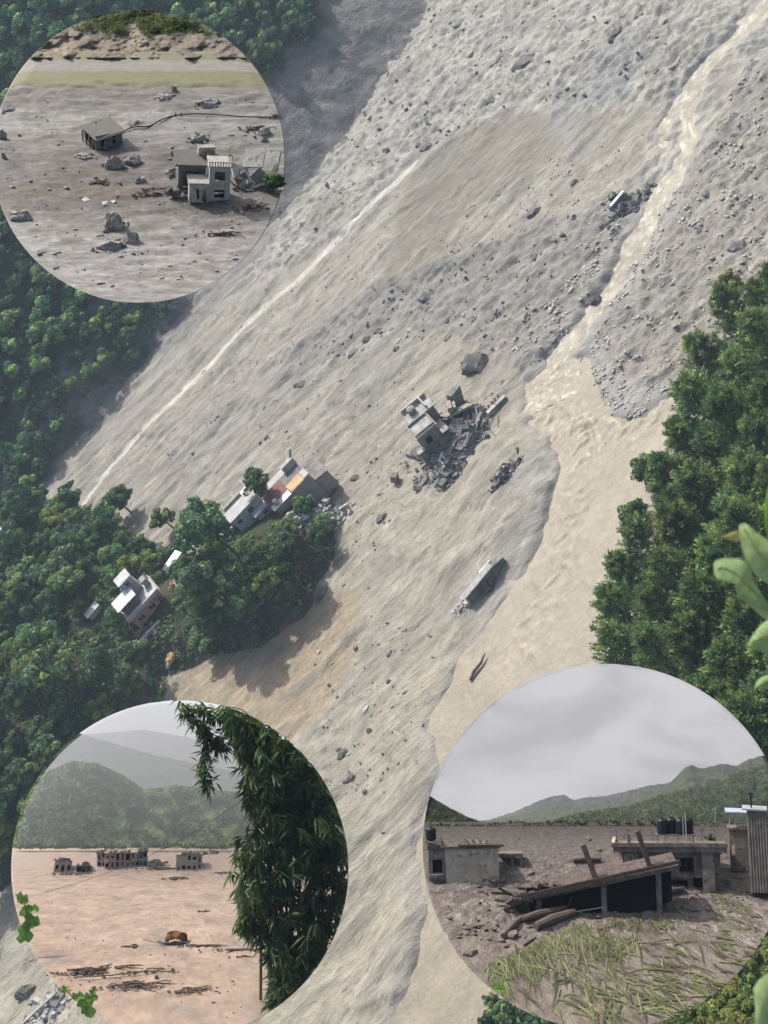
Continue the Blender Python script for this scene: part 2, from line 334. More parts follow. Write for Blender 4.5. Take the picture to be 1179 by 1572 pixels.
# zones of the mudflat, drawn on the ground (x, y in metres)
ZP = {k: P2(v) for k, v in dict(
    white=[(640, -60), (1250, -60), (1230, 60), (1010, 165), (790, 172), (640, 235), (560, 330), (470, 400), (400, 440), (380, 420), (440, 330), (560, 170)],
    tan=[(590, 442), (612, 340), (640, 268), (700, 215), (790, 170), (885, 185), (865, 232), (770, 300), (700, 345), (690, 400), (640, 420)],
    tan2=[(478, 330), (500, 300), (545, 300), (535, 330), (490, 345)],
    debris=[(555, 448), (660, 400), (800, 370), (940, 300), (1000, 250), (950, 400), (880, 500), (820, 575), (760, 560), (700, 510), (600, 500), (470, 570), (440, 540)],
    right=[(1010, 380), (1075, 250), (1140, 120), (1250, 40), (1250, 480), (1070, 560), (990, 600), (940, 560), (930, 500)],
    gravel=[(868, 575), (905, 505), (955, 420), (1035, 262), (1062, 268), (985, 420), (925, 520), (925, 565), (960, 600), (1045, 595), (985, 642), (930, 645), (885, 618)],
    blue=[(850, 180), (905, 100), (960, 45), (1000, 60), (960, 150), (900, 165), (880, 205), (840, 215)],
    blue2=[(1120, 60), (1179, 0), (1250, -20), (1200, 80), (1130, 110)],
    wet=[(780, 700), (862, 680), (850, 770), (800, 880), (720, 980), (690, 950), (760, 850), (800, 760)],
    pale=[(985, 310), (1005, 200), (1040, 150), (1130, 20), (1230, -40), (1240, 90), (1130, 150), (1075, 215), (1040, 290)],
    ochre=[(250, 1075), (330, 985), (470, 915), (545, 905), (560, 990), (500, 1090), (440, 1150), (300, 1120)],
    apron=[(250, 560), (200, 530), (190, 470), (270, 440), (400, 330), (430, 360), (330, 470)],
).items()}
def mud_fields(x, y):
    wx = x+2.2*fbm(x/9, y/7, 21.); wy = y+1.6*fbm(x/9, y/7, 31.)
    c = np.tile(np.array([.335, .305, .245]), (len(x), 1))
    def put(m, col): nonlocal c; c = c*(1-m[:, None])+np.array(col)*m[:, None]
    lrg = fbm(x/60, y/16, 2.); put(.5*sstep(.0, .7, lrg), (.385, .345, .265)); put(.5*sstep(.1, .8, -lrg), (.275, .255, .215))
    far = sstep(190, 300, y); put(.6*far, (.29, .272, .235))
    z = .22+.35*fbm(x/45, y/20, 4.)+.10*fbm(x/16, y/2.2, 7., 3)
    rough = np.full(len(x), .06)
    m = {k: sstep(-2.5, 2.5, poly_sd(p, wx, wy)) for k, p in ZP.items()}
    put(.75*m['white'], (.40, .38, .33)); rough += .75*m['white']; wn = fbm(x/5, y/3.5, 25., 4); put(.7*m['white']*sstep(.15, .6, wn), (.25, .238, .212)); put(.6*m['white']*sstep(.2, .6, -wn), (.50, .475, .41))
    put(.8*m['tan'], (.215, .188, .142)); z = z-.12*m['tan']; rough *= 1-.7*m['tan']
    put(.7*m['tan2'], (.25, .22, .165))
    put(.7*m['debris'], (.235, .222, .20)); rough += .55*m['debris']; z = z+.5*m['debris']
    put(.6*m['right'], (.265, .248, .222)); rough += .65*m['right']; z = z+.7*m['right']
    put(.8*m['gravel'], (.285, .288, .28)); rough += .12*m['gravel']
    put(.7*m['blue'], (.265, .27, .265)); put(.7*m['blue2'], (.265, .27, .265))
    put(.6*m['wet'], (.25, .247, .235)); put(.75*m['ochre'], (.33, .25, .155)); z = z-.1*m['ochre']; rough *= 1-.6*m['ochre']
    put(.7*m['apron'], (.19, .185, .18)); rough += .25*m['apron']
    put(.7*m['pale']*sstep(-.35, .3, fbm(x/5, y/4, 27., 4)), (.47, .445, .375))
    lip = np.exp(-(line_d(P2([(585, 452), (650, 425), (740, 395), (840, 345)]), wx, wy)/3.2)**2); put(.75*lip, (.17, .163, .15)); rough += .4*lip
    sm_ = fbm(x/22, y/6, 37., 4); put(.5*sstep(.2, .55, sm_)*sstep(215, 260, y), (.195, .187, .172))
    lob = fbm(x/34, y/20, 29., 4); put(.5*sstep(.25, .45, lob)*(1-m['tan']), (.255, .24, .21)); z = z+.5*sstep(.22, .4, lob)*(1-m['tan'])+.35*sstep(.3, .5, fbm(x/18, y/9, 33., 4))
    # scattered darker streaks and pale flats along the flow
    st = fbm(x/26+.2*fbm(x/8, y/4, 2.), y/2.4, 11., 4); put(.5*sstep(.25, .75, st), (.23, .215, .19))
    st = fbm(x/30, y/2.0, 15., 4); put(.45*sstep(.3, .8, st), (.47, .425, .345))
    z = z+rough*(fbm(x/2.6, y/1.7, 3., 4)+.5*np.abs(fbm(x/1.1, y/.9, 13., 2)))+rough*.9*np.maximum(0, fbm(x/6, y/5, 23., 3))
    rg = 1-np.abs(fbm(x/26+.5*fbm(x/30, y/15, 6.), y/7.5, 39., 3)); z = z+.42*sstep(.55, 1., rg)*(1-m['tan'])*(1-m['ochre'])*(.35+.65*sstep(200, 270, y)); wt = sstep(.3, .6, fbm(x/14, y/5, 45., 4)); put(.6*wt*(1-.5*m['white']), (.185, .174, .152))
    # flow ridges
    z = z+.08*np.abs(fbm(x/13+.3*fbm(x/20, y/12, 3.), y/1.6, 17., 2))*(1-m['tan'])*sstep(-.3, .3, fbm(x/25, y/14, 19.))
    c = c*np.array([.83, .85, .85])
    sr = poly_sd(RIVER, x+1.1*fbm(x/7, y/5, 41.), y+.9*fbm(x/7, y/5, 43.))
    z = z-(z+.5)*sstep(-1.5, 1.2, sr); put(.6*sstep(-4, 0, sr), (.25, .243, .225))
    xa = x+2.2*fbm(x/7, y/5, 51.); ya = y+2.2*fbm(x/7, y/5, 53.); ds = np.minimum(line_d(spline(STREAM, 5), xa, ya), line_d(spline(STREAM2, 5), xa, ya)+1.6); wd = 2.4+1.2*fbm(x/12, y/9, 55.)
    z = z-(z+.28-.5*np.maximum(0, fbm(x/4.5, y/3, 59., 3)))*sstep(wd+1.2, wd-.8, ds); z = z+.55*np.exp(-((ds-5.2)/1.6)**2)*(.3+1.1*fbm(x/3, y/3, 57.))
    put(.5*sstep(8, 3, ds), (.3, .295, .275))
    dr = line_d(spline(RILL, 5), x+.5*fbm(x/5, y/4, 61.), y+.5*fbm(x/5, y/4, 63.))
    put(.9*sstep(1.7, .7, dr), (.52, .49, .42)); z = z-.2*sstep(2, .8, dr)
    return c, z
ys = [78.]
while ys[-1] < 470: ys.append(ys[-1]+.42+.0016*(ys[-1]-78))
ys = np.array(ys); xs = np.arange(-135, 172, .5)
def vis_mask(x, y):
    v = np.stack([x, y, np.zeros_like(x)], -1)-CAM; d = v @ F; px = v @ CX/d*FPX+589.5; py = 786-v @ CY/d*FPX
    return (px > -260) & (px < 1560) & (py > -260) & (py < 1960)
def field_mesh(name, xs, ys, zf, colf=None, m=None, keep=None, area=None):
    gx, gy = np.meshgrid(xs, ys); x = gx.ravel(); y = gy.ravel(); nx = len(xs)
    pre = (poly_sd(area, x, y) > -8) & vis_mask(x, y) if area else vis_mask(x, y)
    c = np.zeros((len(x), 3)); z = np.full(len(x), -9.); c[pre], z[pre] = colf(x[pre], y[pre])
    i, j = np.meshgrid(np.arange(nx-1), np.arange(len(ys)-1)); a = (j*nx+i).ravel()
    q = np.stack([a, a+1, a+nx+1, a+nx], 1)
    q = q[pre[q].all(1)]
    if keep is not None: q = q[keep(x, y, z)[q].any(1)]
    used = np.unique(q); mp = np.full(len(x), -1); mp[used] = np.arange(len(used))
    me = mesh_np(name, np.stack([x, y, z], 1)[used], mp[q], True)
    if c is not None: set_col(me, c[used])
    return link(name, me, m)
struct(field_mesh('mudflat', xs, ys, None, mud_fields, M_mud))
o = MB().box((-3000, -3000, -6), (3000, 3000, -4)).build('ground', M_soil); struct(o)
# hillsides
def bank_cols(x, y):
    d = poly_sd(FARPOLY, x, y); z = z_far(x, y)
    bare = sstep(31, 23, d+4*fbm(x/12, y/12, 71.)+(-.16*np.maximum(0, 10-x)).clip(-14, 0)*-1)
    c = np.tile(np.array([.05, .058, .03]), (len(x), 1)); b = np.array([.165, .16, .15])*(1+.35*fbm(x/20, y/3.5, 73.)[:, None])
    c = c*(1-bare[:, None])+b*bare[:, None]
    z = z+bare*(.5*fbm(x/3, y/5, 77., 3)+.7*np.abs(fbm(x/9, y/14, 78., 2)))
    return c, z
struct(field_mesh('far_hillside', np.arange(-140, 220, 1.1), np.arange(322, 640, 1.1), None, bank_cols, M_bank, lambda x, y, z: z > -1.5, FARPOLY))
def spur_cols(x, y):
    d = poly_sd(SPUR, x, y); c = np.tile(np.array([.05, .058, .03]), (len(x), 1))
    e = sstep(6.5, 3, d+2*fbm(x/5, y/5, 81.)); c = c*(1-e[:, None])+np.array([.085, .074, .06])*e[:, None]*(1+.4*fbm(x/4, y/4, 83.))[:, None]
    return c, z_spur(x, y)+e*.9*fbm(x/2.2, y/2.2, 85., 3)*sstep(-1, 2, d)
struct(field_mesh('wooded_spur', np.arange(-150, 8, .6), np.arange(196, 345, .6), None, spur_cols, M_bank, lambda x, y, z: z > -.8, SPUR))
def near_cols(x, y): return np.tile(np.array([.05, .06, .03]), (len(x), 1)), z_near(x, y)
struct(field_mesh('near_hillside', np.arange(-75, 170, 1.2), np.arange(20, 215, 1.2), None, near_cols, M_bank, lambda x, y, z: z > -1.5, NEARPOLY))
# water: the silty river and the braided stream that feeds it
def river_cols(x, y):
    c = np.tile(np.array([.235, .208, .152]), (len(x), 1)); s = fbm(x/18, y/4, 91.); c = c*(1+.10*s[:, None])
    turb = np.exp(-(line_d(P2([(850, 570), (835, 640), (900, 660), (990, 650)]), x, y)/6)**2)+.7*np.exp(-(line_d(P2([(900, 650), (885, 760), (850, 900), (800, 1000)]), x, y)/4.5)**2)
    z = np.full(len(x), 0.)+.05*fbm(x/4, y/3, 93.)+turb*.42*fbm(x/1.9+.5*fbm(x/6, y/6, 2.), y/1.2, 95., 3)+.06*np.sin((x*.5+y*.9)*1.7+3*fbm(x/9, y/9, 5.))*turb
    c = c*(1+.5*turb[:, None]*sstep(.1, .6, fbm(x/1.9, y/1.2, 95., 3))[:, None])
    return c, z
rx = [p[0] for p in RIVER]; ry = [p[1] for p in RIVER]
struct(field_mesh('river', np.arange(min(rx)-3, 100, .55), np.arange(84, max(ry)+3, .5), None, river_cols, M_river, lambda x, y, z: poly_sd(RIVER, x, y) > -3, RIVER))
for path, hw in ((STREAM, 6.2), (STREAM2, 4.)):
    sp = spline(path, 14); V = []; Fq = []; nk = 25
    for i, p in enumerate(sp):
        d = sp[min(i+1, len(sp)-1)]-sp[max(i-1, 0)]; d = d/np.linalg.norm(d); nn = np.array([-d[1], d[0]])
        for k in range(nk): q = p+nn*(k/(nk-1)*2-1)*hw; V.append((q[0], q[1], .02 if path is STREAM else .035))
    for i in range(len(sp)-1):
        for k in range(nk-1): a = i*nk+k; Fq.append((a, a+1, a+nk+1, a+nk))
    V = np.array(V); rp = fbm(V[:, 0]/1.4, V[:, 1]/1.1, 47., 3); V[:, 2] += .09*rp; cc = np.array([.30, .278, .222])*(1+.65*sstep(.15, .6, rp)+.2*fbm(V[:, 0]/5, V[:, 1]/4, 49., 3))[:, None]
    me = mesh_np('stream', V, Fq, True); set_col(me, cc); struct(link('stream', me, M_stream))

# ------------------------------------------------------------------ vegetation
def leaf_cloud(centres, radii, cols, n_per, size, squash=.8, shell=.65, slim=.55, droop=0., seed=0, core=None):
    """many small folded leaf sprays spread over the outer shells of clumps; returns verts, quads, colours"""
    g = np.random.default_rng(seed); C = np.repeat(np.asarray(centres, float), n_per, 0); Rr = np.repeat(np.asarray(radii, float), n_per)
    K = np.repeat(np.asarray(cols, float), n_per, 0); N = len(C)
    d = g.normal(size=(N, 3)); d[:, 2] = np.abs(d[:, 2])*.8+d[:, 2]*.35; d /= np.linalg.norm(d, axis=1)[:, None]
    rr = Rr*(shell+(1-shell)*g.random(N)**.6); p = C+d*rr[:, None]*np.array([1, 1, squash])
    nrm = d+g.normal(size=(N, 3))*.55+np.array([0, 0, .25]); nrm /= np.linalg.norm(nrm, axis=1)[:, None]
    a = np.cross(nrm, g.normal(size=(N, 3))); a /= np.linalg.norm(a, axis=1)[:, None]; b = np.cross(nrm, a)
    s = size*(.55+.9*g.random(N))[:, None]
    a = a*s; b = b*s*slim; a[:, 2] -= droop*s[:, 0]
    V = np.stack([p-a, p+b+nrm*s*.15, p+a, p-b+nrm*s*.15], 1).reshape(-1, 3)
    k = (K*(.7+.6*g.random(N))[:, None]); k = np.repeat(k, 4, 0)
    return V, np.arange(4*N).reshape(-1, 4), k
GREENS = [(.118, .210, .072), (.088, .170, .078), (.165, .255, .075), (.096, .182, .095), (.215, .285, .085), (.075, .145, .072)]
def broadleaf(seed, rx, rz, zc, nclump, n_per, size, greens=GREENS, cr=(.22, .36)):
    g = np.random.default_rng(seed); cen = []; rad = []; col = []
    for i in range(nclump):
        d = g.normal(size=3); d /= np.linalg.norm(d); r = g.random()**.4
        lump = 1+.25*math.sin(3*math.atan2(d[1], d[0])+seed)+.15*math.sin(5*d[2]+seed*2)
        cen.append((d[0]*rx*r*lump*.8, d[1]*rx*r*lump*.8, zc+d[2]*rz*r*.8)); rad.append(rx*g.uniform(*cr)); b = greens[g.integers(len(greens))]; col.append(np.array(b)*g.uniform(.75, 1.3))
    return leaf_cloud(cen, rad, col, n_per, size, seed=seed), cen
def trunk_mesh(name, h, r, cen, seed, lean=.0):
    g = random.Random(seed); mb = MB(); top = (lean*h+g.uniform(-.3, .3), g.uniform(-.3, .3), h)
    mb.tube([(0, 0, -1.2), (g.uniform(-.1, .1), 0, h*.35), (top[0]*.6, top[1]*.6, h*.7), top], [r*1.3, r, r*.7, r*.3], 7)
    for c in cen[:7]:
        z0 = h*g.uniform(.4, .75); mb.tube([(top[0]*.5, top[1]*.5, z0), (c[0]*.5, c[1]*.5, (z0+c[2])/2+.2), (c[0]*.9, c[1]*.9, c[2])], [r*.45, r*.3, r*.12], 5)
    me = bpy.data.meshes.new(name); me.from_pydata(mb.v, [], mb.f); me.update(); me.materials.append(M_bark); return me
def foliage_mesh(name, vqc, m):
    me = mesh_np(name, vqc[0], vqc[1]); set_col(me, vqc[2]); me.materials.append(m); return me
def tree_kind(kind, seed, **k):
    cl, cen = broadleaf(seed, **k); return (trunk_mesh('trunk', k['zc'], k['rx']*.065, cen, seed), foliage_mesh('crown', cl, M_leaf))
BROAD = [tree_kind('b', 100+i, rx=r, rz=h, zc=z, nclump=34, n_per=85, size=.36) for i, (r, h, z) in enumerate([(4.2, 3.4, 6.5), (3.6, 3.8, 7.5), (4.8, 3.2, 6.2), (3.2, 2.8, 5.0), (4.0, 4.4, 8.0)])]
FARK = [tree_kind('f', 200+i, rx=r, rz=h, zc=z, nclump=16, n_per=46, size=.55, cr=(.26, .42), greens=[tuple(c*1.3 for c in q) for q in GREENS]) for i, (r, h, z) in enumerate([(3.5, 3.0, 5.2), (3.0, 3.2, 5.8), (4.0, 2.8, 5.0), (2.6, 2.2, 3.8)])]
SHRUB = [tree_kind('s', 300+i, rx=r, rz=h, zc=z, nclump=18, n_per=90, size=.24) for i, (r, h, z) in enumerate([(1.9, 1.5, 1.5), (1.4, 1.4, 1.4)])]
LIGHTG = [(.20, .27, .06), (.15, .22, .055), (.27, .31, .08)]
LIGHT = [tree_kind('l', 320+i, rx=r, rz=h, zc=z, nclump=26, n_per=110, size=.26, greens=LIGHTG) for i, (r, h, z) in enumerate([(2.6, 2.6, 4.2), (1.7, 1.4, 1.6)])]
def pine(seed, h, wd):
    """plumed pine: upswept branches, each set with long needles over its outer part"""
    g = np.random.default_rng(seed); VV = []; CC = []; mb = MB(); mb.tube([(0, 0, -1.5), (.1, 0, h*.4), (0, .1, h*.8), (0, 0, h)], [.38, .3, .18, .04], 8)
    nb = 150
    for i in range(nb):
        t = (i+.5)/nb; z0 = h*(.14+.80*t); r = wd*(.30+.85*math.sin(min(1, (1-t)*1.25)*math.pi/2))*g.uniform(.6, 1.08); a = i*2.399+g.normal()*.35; o_ = np.array([math.cos(a), math.sin(a), 0.])
        p0 = np.array([0, 0, z0]); p1 = p0+o_*r*.6+np.array([0, 0, r*.12]); p2 = p0+o_*r+np.array([0, 0, r*g.uniform(.35, .75)])
        if i % 2 == 0: mb.tube([p0, p1, p2], [.09, .06, .02], 5)
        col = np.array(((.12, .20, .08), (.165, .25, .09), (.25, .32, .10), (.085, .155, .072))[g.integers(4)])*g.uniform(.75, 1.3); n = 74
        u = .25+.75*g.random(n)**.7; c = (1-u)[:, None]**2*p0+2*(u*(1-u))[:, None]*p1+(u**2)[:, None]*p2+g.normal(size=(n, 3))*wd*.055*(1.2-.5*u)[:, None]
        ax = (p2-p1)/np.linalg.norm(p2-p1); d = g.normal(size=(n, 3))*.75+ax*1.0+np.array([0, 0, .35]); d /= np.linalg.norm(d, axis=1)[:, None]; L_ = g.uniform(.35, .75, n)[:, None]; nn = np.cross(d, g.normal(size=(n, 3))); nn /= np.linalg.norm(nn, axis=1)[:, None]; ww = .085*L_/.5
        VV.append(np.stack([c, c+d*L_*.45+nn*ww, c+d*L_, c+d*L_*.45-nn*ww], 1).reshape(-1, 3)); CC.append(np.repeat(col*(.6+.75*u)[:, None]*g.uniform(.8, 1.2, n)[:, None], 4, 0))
    V = np.concatenate(VV); me = bpy.data.meshes.new('trunk'); me.from_pydata(mb.v, [], mb.f); me.update(); me.materials.append(M_bark)
    return me, foliage_mesh('crown', (V, np.arange(len(V)).reshape(-1, 4), np.concatenate(CC)), M_pine)
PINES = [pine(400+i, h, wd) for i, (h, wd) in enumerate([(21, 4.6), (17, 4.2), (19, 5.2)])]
def plant(kind, p, s, name, label, cat, group=None, yaw=None, lean=0):
    o = thing(name, label, cat, TM(p, random.uniform(0, 360) if yaw is None else yaw, lean, 0, s if hasattr(s, '__len__') else (s*random.uniform(.92, 1.08), s*random.uniform(.92, 1.08), s*random.uniform(.88, 1.12))), group)
    link('trunk', kind[0], None, o); link('crown', kind[1], None, o); return o
def pix(p):
    v = np.asarray(p)-CAM; d = v @ F; return v @ CX/d*FPX+589.5, 786-v @ CY/d*FPX
def dart(pts0, mind):
    pts = []; A = np.empty((0, 2))
    for p in pts0:
        if len(pts) == 0 or ((A[:len(pts)]-p[:2])**2).sum(1).min() > mind*mind:
            pts.append(tuple(p))
            if len(pts) > len(A): A = np.concatenate([A, np.zeros((256, 2))])
            A[len(pts)-1] = p[:2]
    return pts
def many(reg, n, seed):
    g = np.random.default_rng(seed); p = reg(g, n); return p
def fin(x, y, z, ok, dz, px0, px1, py0, py1, disc):
    px, py = pix(np.stack([x, y, z+dz], 1)); ok = ok & (px > px0) & (px < px1) & (py > py0) & (py < py1) & ((px-disc[0])**2+(py-disc[1])**2 > disc[2]**2)
    return np.stack([x, y, z], 1)[ok]
# keep-outs on the spur: the houses and their yards (x, y, radius)
def wpx(px, py): return hit(px, py)
KEEP = [(236, 930, 6.5), (222, 962, 5.5), (245, 905, 5), (395, 790, 6.5), (425, 770, 4), (470, 762, 8), (455, 778, 7), (490, 760, 6), (372, 760, 4), (275, 868, 3), (150, 950, 3), (216, 985, 4.5), (210, 995, 4), (385, 815, 3.5), (405, 808, 4), (418, 795, 4), (462, 795, 4), (480, 785, 5)]
KEEP = [(*wpx(a, b)[:2], r) for a, b, r in KEEP]; KEEP0 = list(KEEP); q_ = wpx(236, 940); KEEP += [(q_[0], q_[1]-7, 7.5), (q_[0]+2, q_[1]+4, 8), (q_[0]+6, q_[1]-5, 5)]; HV = [(q_[0], q_[1])]; q_ = wpx(398, 800); HV += [tuple(wpx(150, 944)[:2]), tuple(wpx(6, 830)[:2]), tuple(wpx(276, 870)[:2]), (q_[0], q_[1]), (wpx(470, 775)[0], wpx(470, 775)[1])]; KEEP += [(q_[0]-1, q_[1]-5, 6.5), (q_[0]+10, q_[1]-6, 5)]
SPURP = np.array(SPUR)
def reg_spur(g, n):
    x, y = g.uniform(-120, 0, n), g.uniform(205, 338, n); ok = poly_sd(SPUR, x, y) > .6
    for a, b, r in KEEP: ok &= (x-a)**2+(y-b)**2 > r*r
    return fin(x, y, z_spur(x, y), ok, 4, -50, 600, 600, 1480, (276, 1334, 215))
for i, p in enumerate(dart(many(reg_spur, 7000, 5), 4.1)):
    k = random.choice(BROAD); s = random.uniform(.5, 1.12); lt = random.random() < .17
    if lt: k = LIGHT[0]; s *= 1.25
    if p[0] > -38 and p[1] > 232: s *= .85
    elif p[1] < 240+.1*p[0]: s *= 1.32
    for hx, hy in HV:
        if abs(p[0]-hx) < 7.5 and -1 < hy-p[1] < 19: s = min(s, .26+.036*max(0, hy-p[1]))
    if lt: plant(k, p, s, 'light_tree', 'yellow green tree among the darker trees of the spur wood', 'tree', 'light green trees of the wooded spur')
    else: plant(k, p, (s*random.uniform(.8, 1.15), s*random.uniform(.8, 1.15), s*random.uniform(.75, 1.3)), 'broadleaf_tree', 'dark green broadleaf tree in the dense wood on the spur left of the mudflat', 'tree', 'broadleaf trees of the wooded spur')
# trees on the far hillside: the nearest as single trees, the rest one mass
def reg_far(g, n):
    x, y = g.uniform(-130, 175, n), g.uniform(333, 600, n); d = poly_sd(FARPOLY, x, y)
    ok = d > np.maximum(3.5, 27-.9*np.maximum(0, 25-x))+3*np.sin(x*.13)+2*np.sin(y*.31+x*.2); ok &= poly_sd(SPUR, x, y) < -1
    return fin(x, y, z_far(x, y), ok, 3, -60, 640, -60, 900, (213, 240, 185))
fp = dart(many(reg_far, 20000, 9), 4.0); fp.sort(key=lambda p: p[1])
for p in fp[:150]: plant(random.choice(FARK), p, random.uniform(.75, 1.15), 'hillside_tree', 'small crowned green tree in the forest on the far bank hillside', 'tree', 'trees of the far hillside forest')
def merge(kinds, pts, smin, smax, seed):
    g = np.random.default_rng(seed); VV = []; QQ = []; CC = []; off = 0
    for p in pts:
        me = kinds[g.integers(len(kinds))][1]; n = len(me.vertices); v = np.empty(n*3, np.float32); me.vertices.foreach_get('co', v); v = v.reshape(-1, 3)
        c = np.empty(n*4, np.float32); me.color_attributes['Col'].data.foreach_get('color', c); c = c.reshape(-1, 4)[:, :3]
        a = g.random()*6.28; s = g.uniform(smin, smax); rot = np.array([[math.cos(a), -math.sin(a), 0], [math.sin(a), math.cos(a), 0], [0, 0, 1]])
        VV.append(v @ rot.T*s+np.array(p)); QQ.append(np.arange(n).reshape(-1, 4)+off); CC.append(c*g.uniform(.7, 1.3)); off += n
    return np.concatenate(VV), np.concatenate(QQ), np.concatenate(CC)
if len(fp) > 150:
    o = link('far_forest', foliage_mesh('far_forest', merge(FARK, fp[150:], .75, 1.15, 5), M_leaf)); stuff(o, 'mass of blue green forest high on the far hillside', 'forest')
# undergrowth carpets
def carpet(name, pts, size, n_per, rad, seed, label, greens=GREENS):
    g = np.random.default_rng(seed); col = [np.array(greens[g.integers(len(greens))])*g.uniform(.6, 1.25) for _ in pts]
    V, Q, K = leaf_cloud(pts, [rad*g.uniform(.6, 1.3) for _ in pts], col, n_per, size, squash=.6, shell=.3, seed=seed)
    stuff(link(name, foliage_mesh(name, (V, Q, K), M_leaf)), label, 'undergrowth')
def reg_spur_floor(g, n):
    x, y = g.uniform(-120, 0, n), g.uniform(205, 338, n); ok = poly_sd(SPUR, x, y) > .2
    for a, b, r in KEEP0: ok &= (x-a)**2+(y-b)**2 > (r*.7)**2
    return fin(x, y, z_spur(x, y), ok, 4, -50, 600, 600, 1480, (276, 1334, 215))
carpet('spur_undergrowth', many(reg_spur_floor, 9000, 31), .3, 26, 1.0, 31, 'low green undergrowth between the trees of the spur')
carpet('far_undergrowth', many(reg_far, 16000, 32), .55, 14, 1.6, 32, 'low green scrub between the trees of the far hillside')
def reg_near(g, n):
    x, y = g.uniform(-60, 130, n), g.uniform(40, 200, n); z = z_near(x, y)
    return fin(x, y, z, z > .4, 1, 740, 1240, 400, 1640, (930, 1300, 235))
carpet('slope_undergrowth', many(reg_near, 9000, 33), .26, 30, 1.0, 33, 'low leafy undergrowth covering the near slope below the pines', GREENS+LIGHTG)
# pines on the near slope, given by the place of their tips
def by_top(tx, ty, h, zf=z_near):
    t = np.linspace(100, 260, 1600); r = ray(tx, ty); p = CAM[None]+r[None]*t[:, None]; p[:, 2] -= h
    b = p[:, 2] < zf(p[:, 0], p[:, 1]); return p[int(np.argmax(b))] if b.any() else None
PT = [(1178, 405, 1, .9), (1152, 432, 1, .8), (1100, 440, 0, 0.87), (1062, 515, 1, 1.04), (1045, 580, 2, 1.04), (1030, 645, 1, 0.91), (1003, 700, 0, 0.99), (962, 800, 2, 0.84), (938, 852, 1, 0.83), (925, 905, 2, 0.87), (930, 965, 2, 0.89), (1150, 480, 2, 1.07), (1120, 540, 2, 0.91), (1095, 600, 0, 1.05), (1080, 660, 1, 0.96), (1050, 720, 1, 1.06), (1020, 780, 1, 1.06), (1010, 850, 2, 0.89), (985, 900, 0, 0.76), (980, 965, 0, 0.75), (1165, 575, 0, 0.88), (1150, 640, 2, 0.93), (1130, 700, 2, 1.01), (1110, 770, 0, 1.08), (1085, 830, 1, 1.03), (1060, 890, 2, 0.97), (1040, 955, 1, 1.03), (1175, 720, 1, 0.93), (1165, 800, 1, 0.89), (1150, 860, 1, 1.01), (1130, 930, 1, 1.0), (1100, 990, 0, 0.96), (1080, 1045, 1, 0.97), (1170, 980, 1, 1.0), (1160, 1050, 1, 1.06), (1180, 1110, 1, 0.93), (1130, 1080, 2, 1.06)]
PLAB = ['slim pine at the top of the near slope, its tip nearest the mudflat boulders', 'broad pine whose tip stands against the mud below the stream mouth']
for i, (tx, ty, k, s) in enumerate(PT):
    h = (21, 17, 19)[k]*s; p = by_top(tx, ty, h)
    if p is None: continue
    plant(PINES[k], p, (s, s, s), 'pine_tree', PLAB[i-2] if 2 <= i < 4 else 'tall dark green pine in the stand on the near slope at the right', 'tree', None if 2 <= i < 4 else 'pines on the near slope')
for tx, ty, k, s, lb in [(985, 712, BROAD[0], .8, 'round topped dark broadleaf tree at the left edge of the pine stand'), (955, 770, BROAD[3], .8, 'small dark broadleaf tree on the slope edge above the river'),
                         (940, 930, BROAD[1], .75, 'lowest dark broadleaf tree at the foot of the pine stand by the river'),
                         (1115, 425, LIGHT[0], .9, 'yellow green leafy bush on the mud edge above the pines'), (1005, 955, LIGHT[0], 1., 'yellow green leafy tree in front of the pines above the grey sky disc'), (1060, 1010, LIGHT[0], .7, 'small yellow green bush low among the pines')]:
    h = 9*s if k[1] is not LIGHT[0][1] else 6.2*s; p = by_top(tx, ty, h)
    if p is not None: plant(k, p, s, 'leafy_tree', lb, 'tree')
g = random.Random(77)
for i in range(70):                                     # leafy bushes at the foot of the near slope
    px, py = g.choice([(g.uniform(750, 850), g.uniform(1525, 1600)), (g.uniform(1000, 1179), g.uniform(1470, 1600)), (g.uniform(1120, 1190), g.uniform(1380, 1560))])
    if (px-930)**2+(py-1300)**2 < 262**2: continue
    p = hit(px, py, z_near); plant(LIGHT[1] if px > 900 and g.random() < .75 else SHRUB[g.randrange(2)], p, g.uniform(.6, 1.1), 'leafy_bush', 'bright green leafy bush at the bottom right corner of the slope' if px > 900 else 'dark leafy bush at the river edge under the round sky scene', 'bush', 'bushes of the lower right slope' if px > 900 else 'bushes at the river edge')
# single trees beside the houses
for px, py, k, s, lb in [(424, 766, BROAD[1], .95, 'dark round tree standing between the white house and the grey house'), (485, 792, BROAD[3], .8, 'small dark tree in front of the blank grey wall'),
                         (205, 790, BROAD[3], 1.2, 'dark tree at the upper edge of the spur against the mud'), (268, 812, LIGHT[0], 1.1, 'pale sparse tree at the upper edge of the spur'), (340, 830, BROAD[0], .85, 'bushy tree left of the white house, against the mud')]:
    plant(k, hit(px, py), s, 'lone_tree', lb, 'tree')

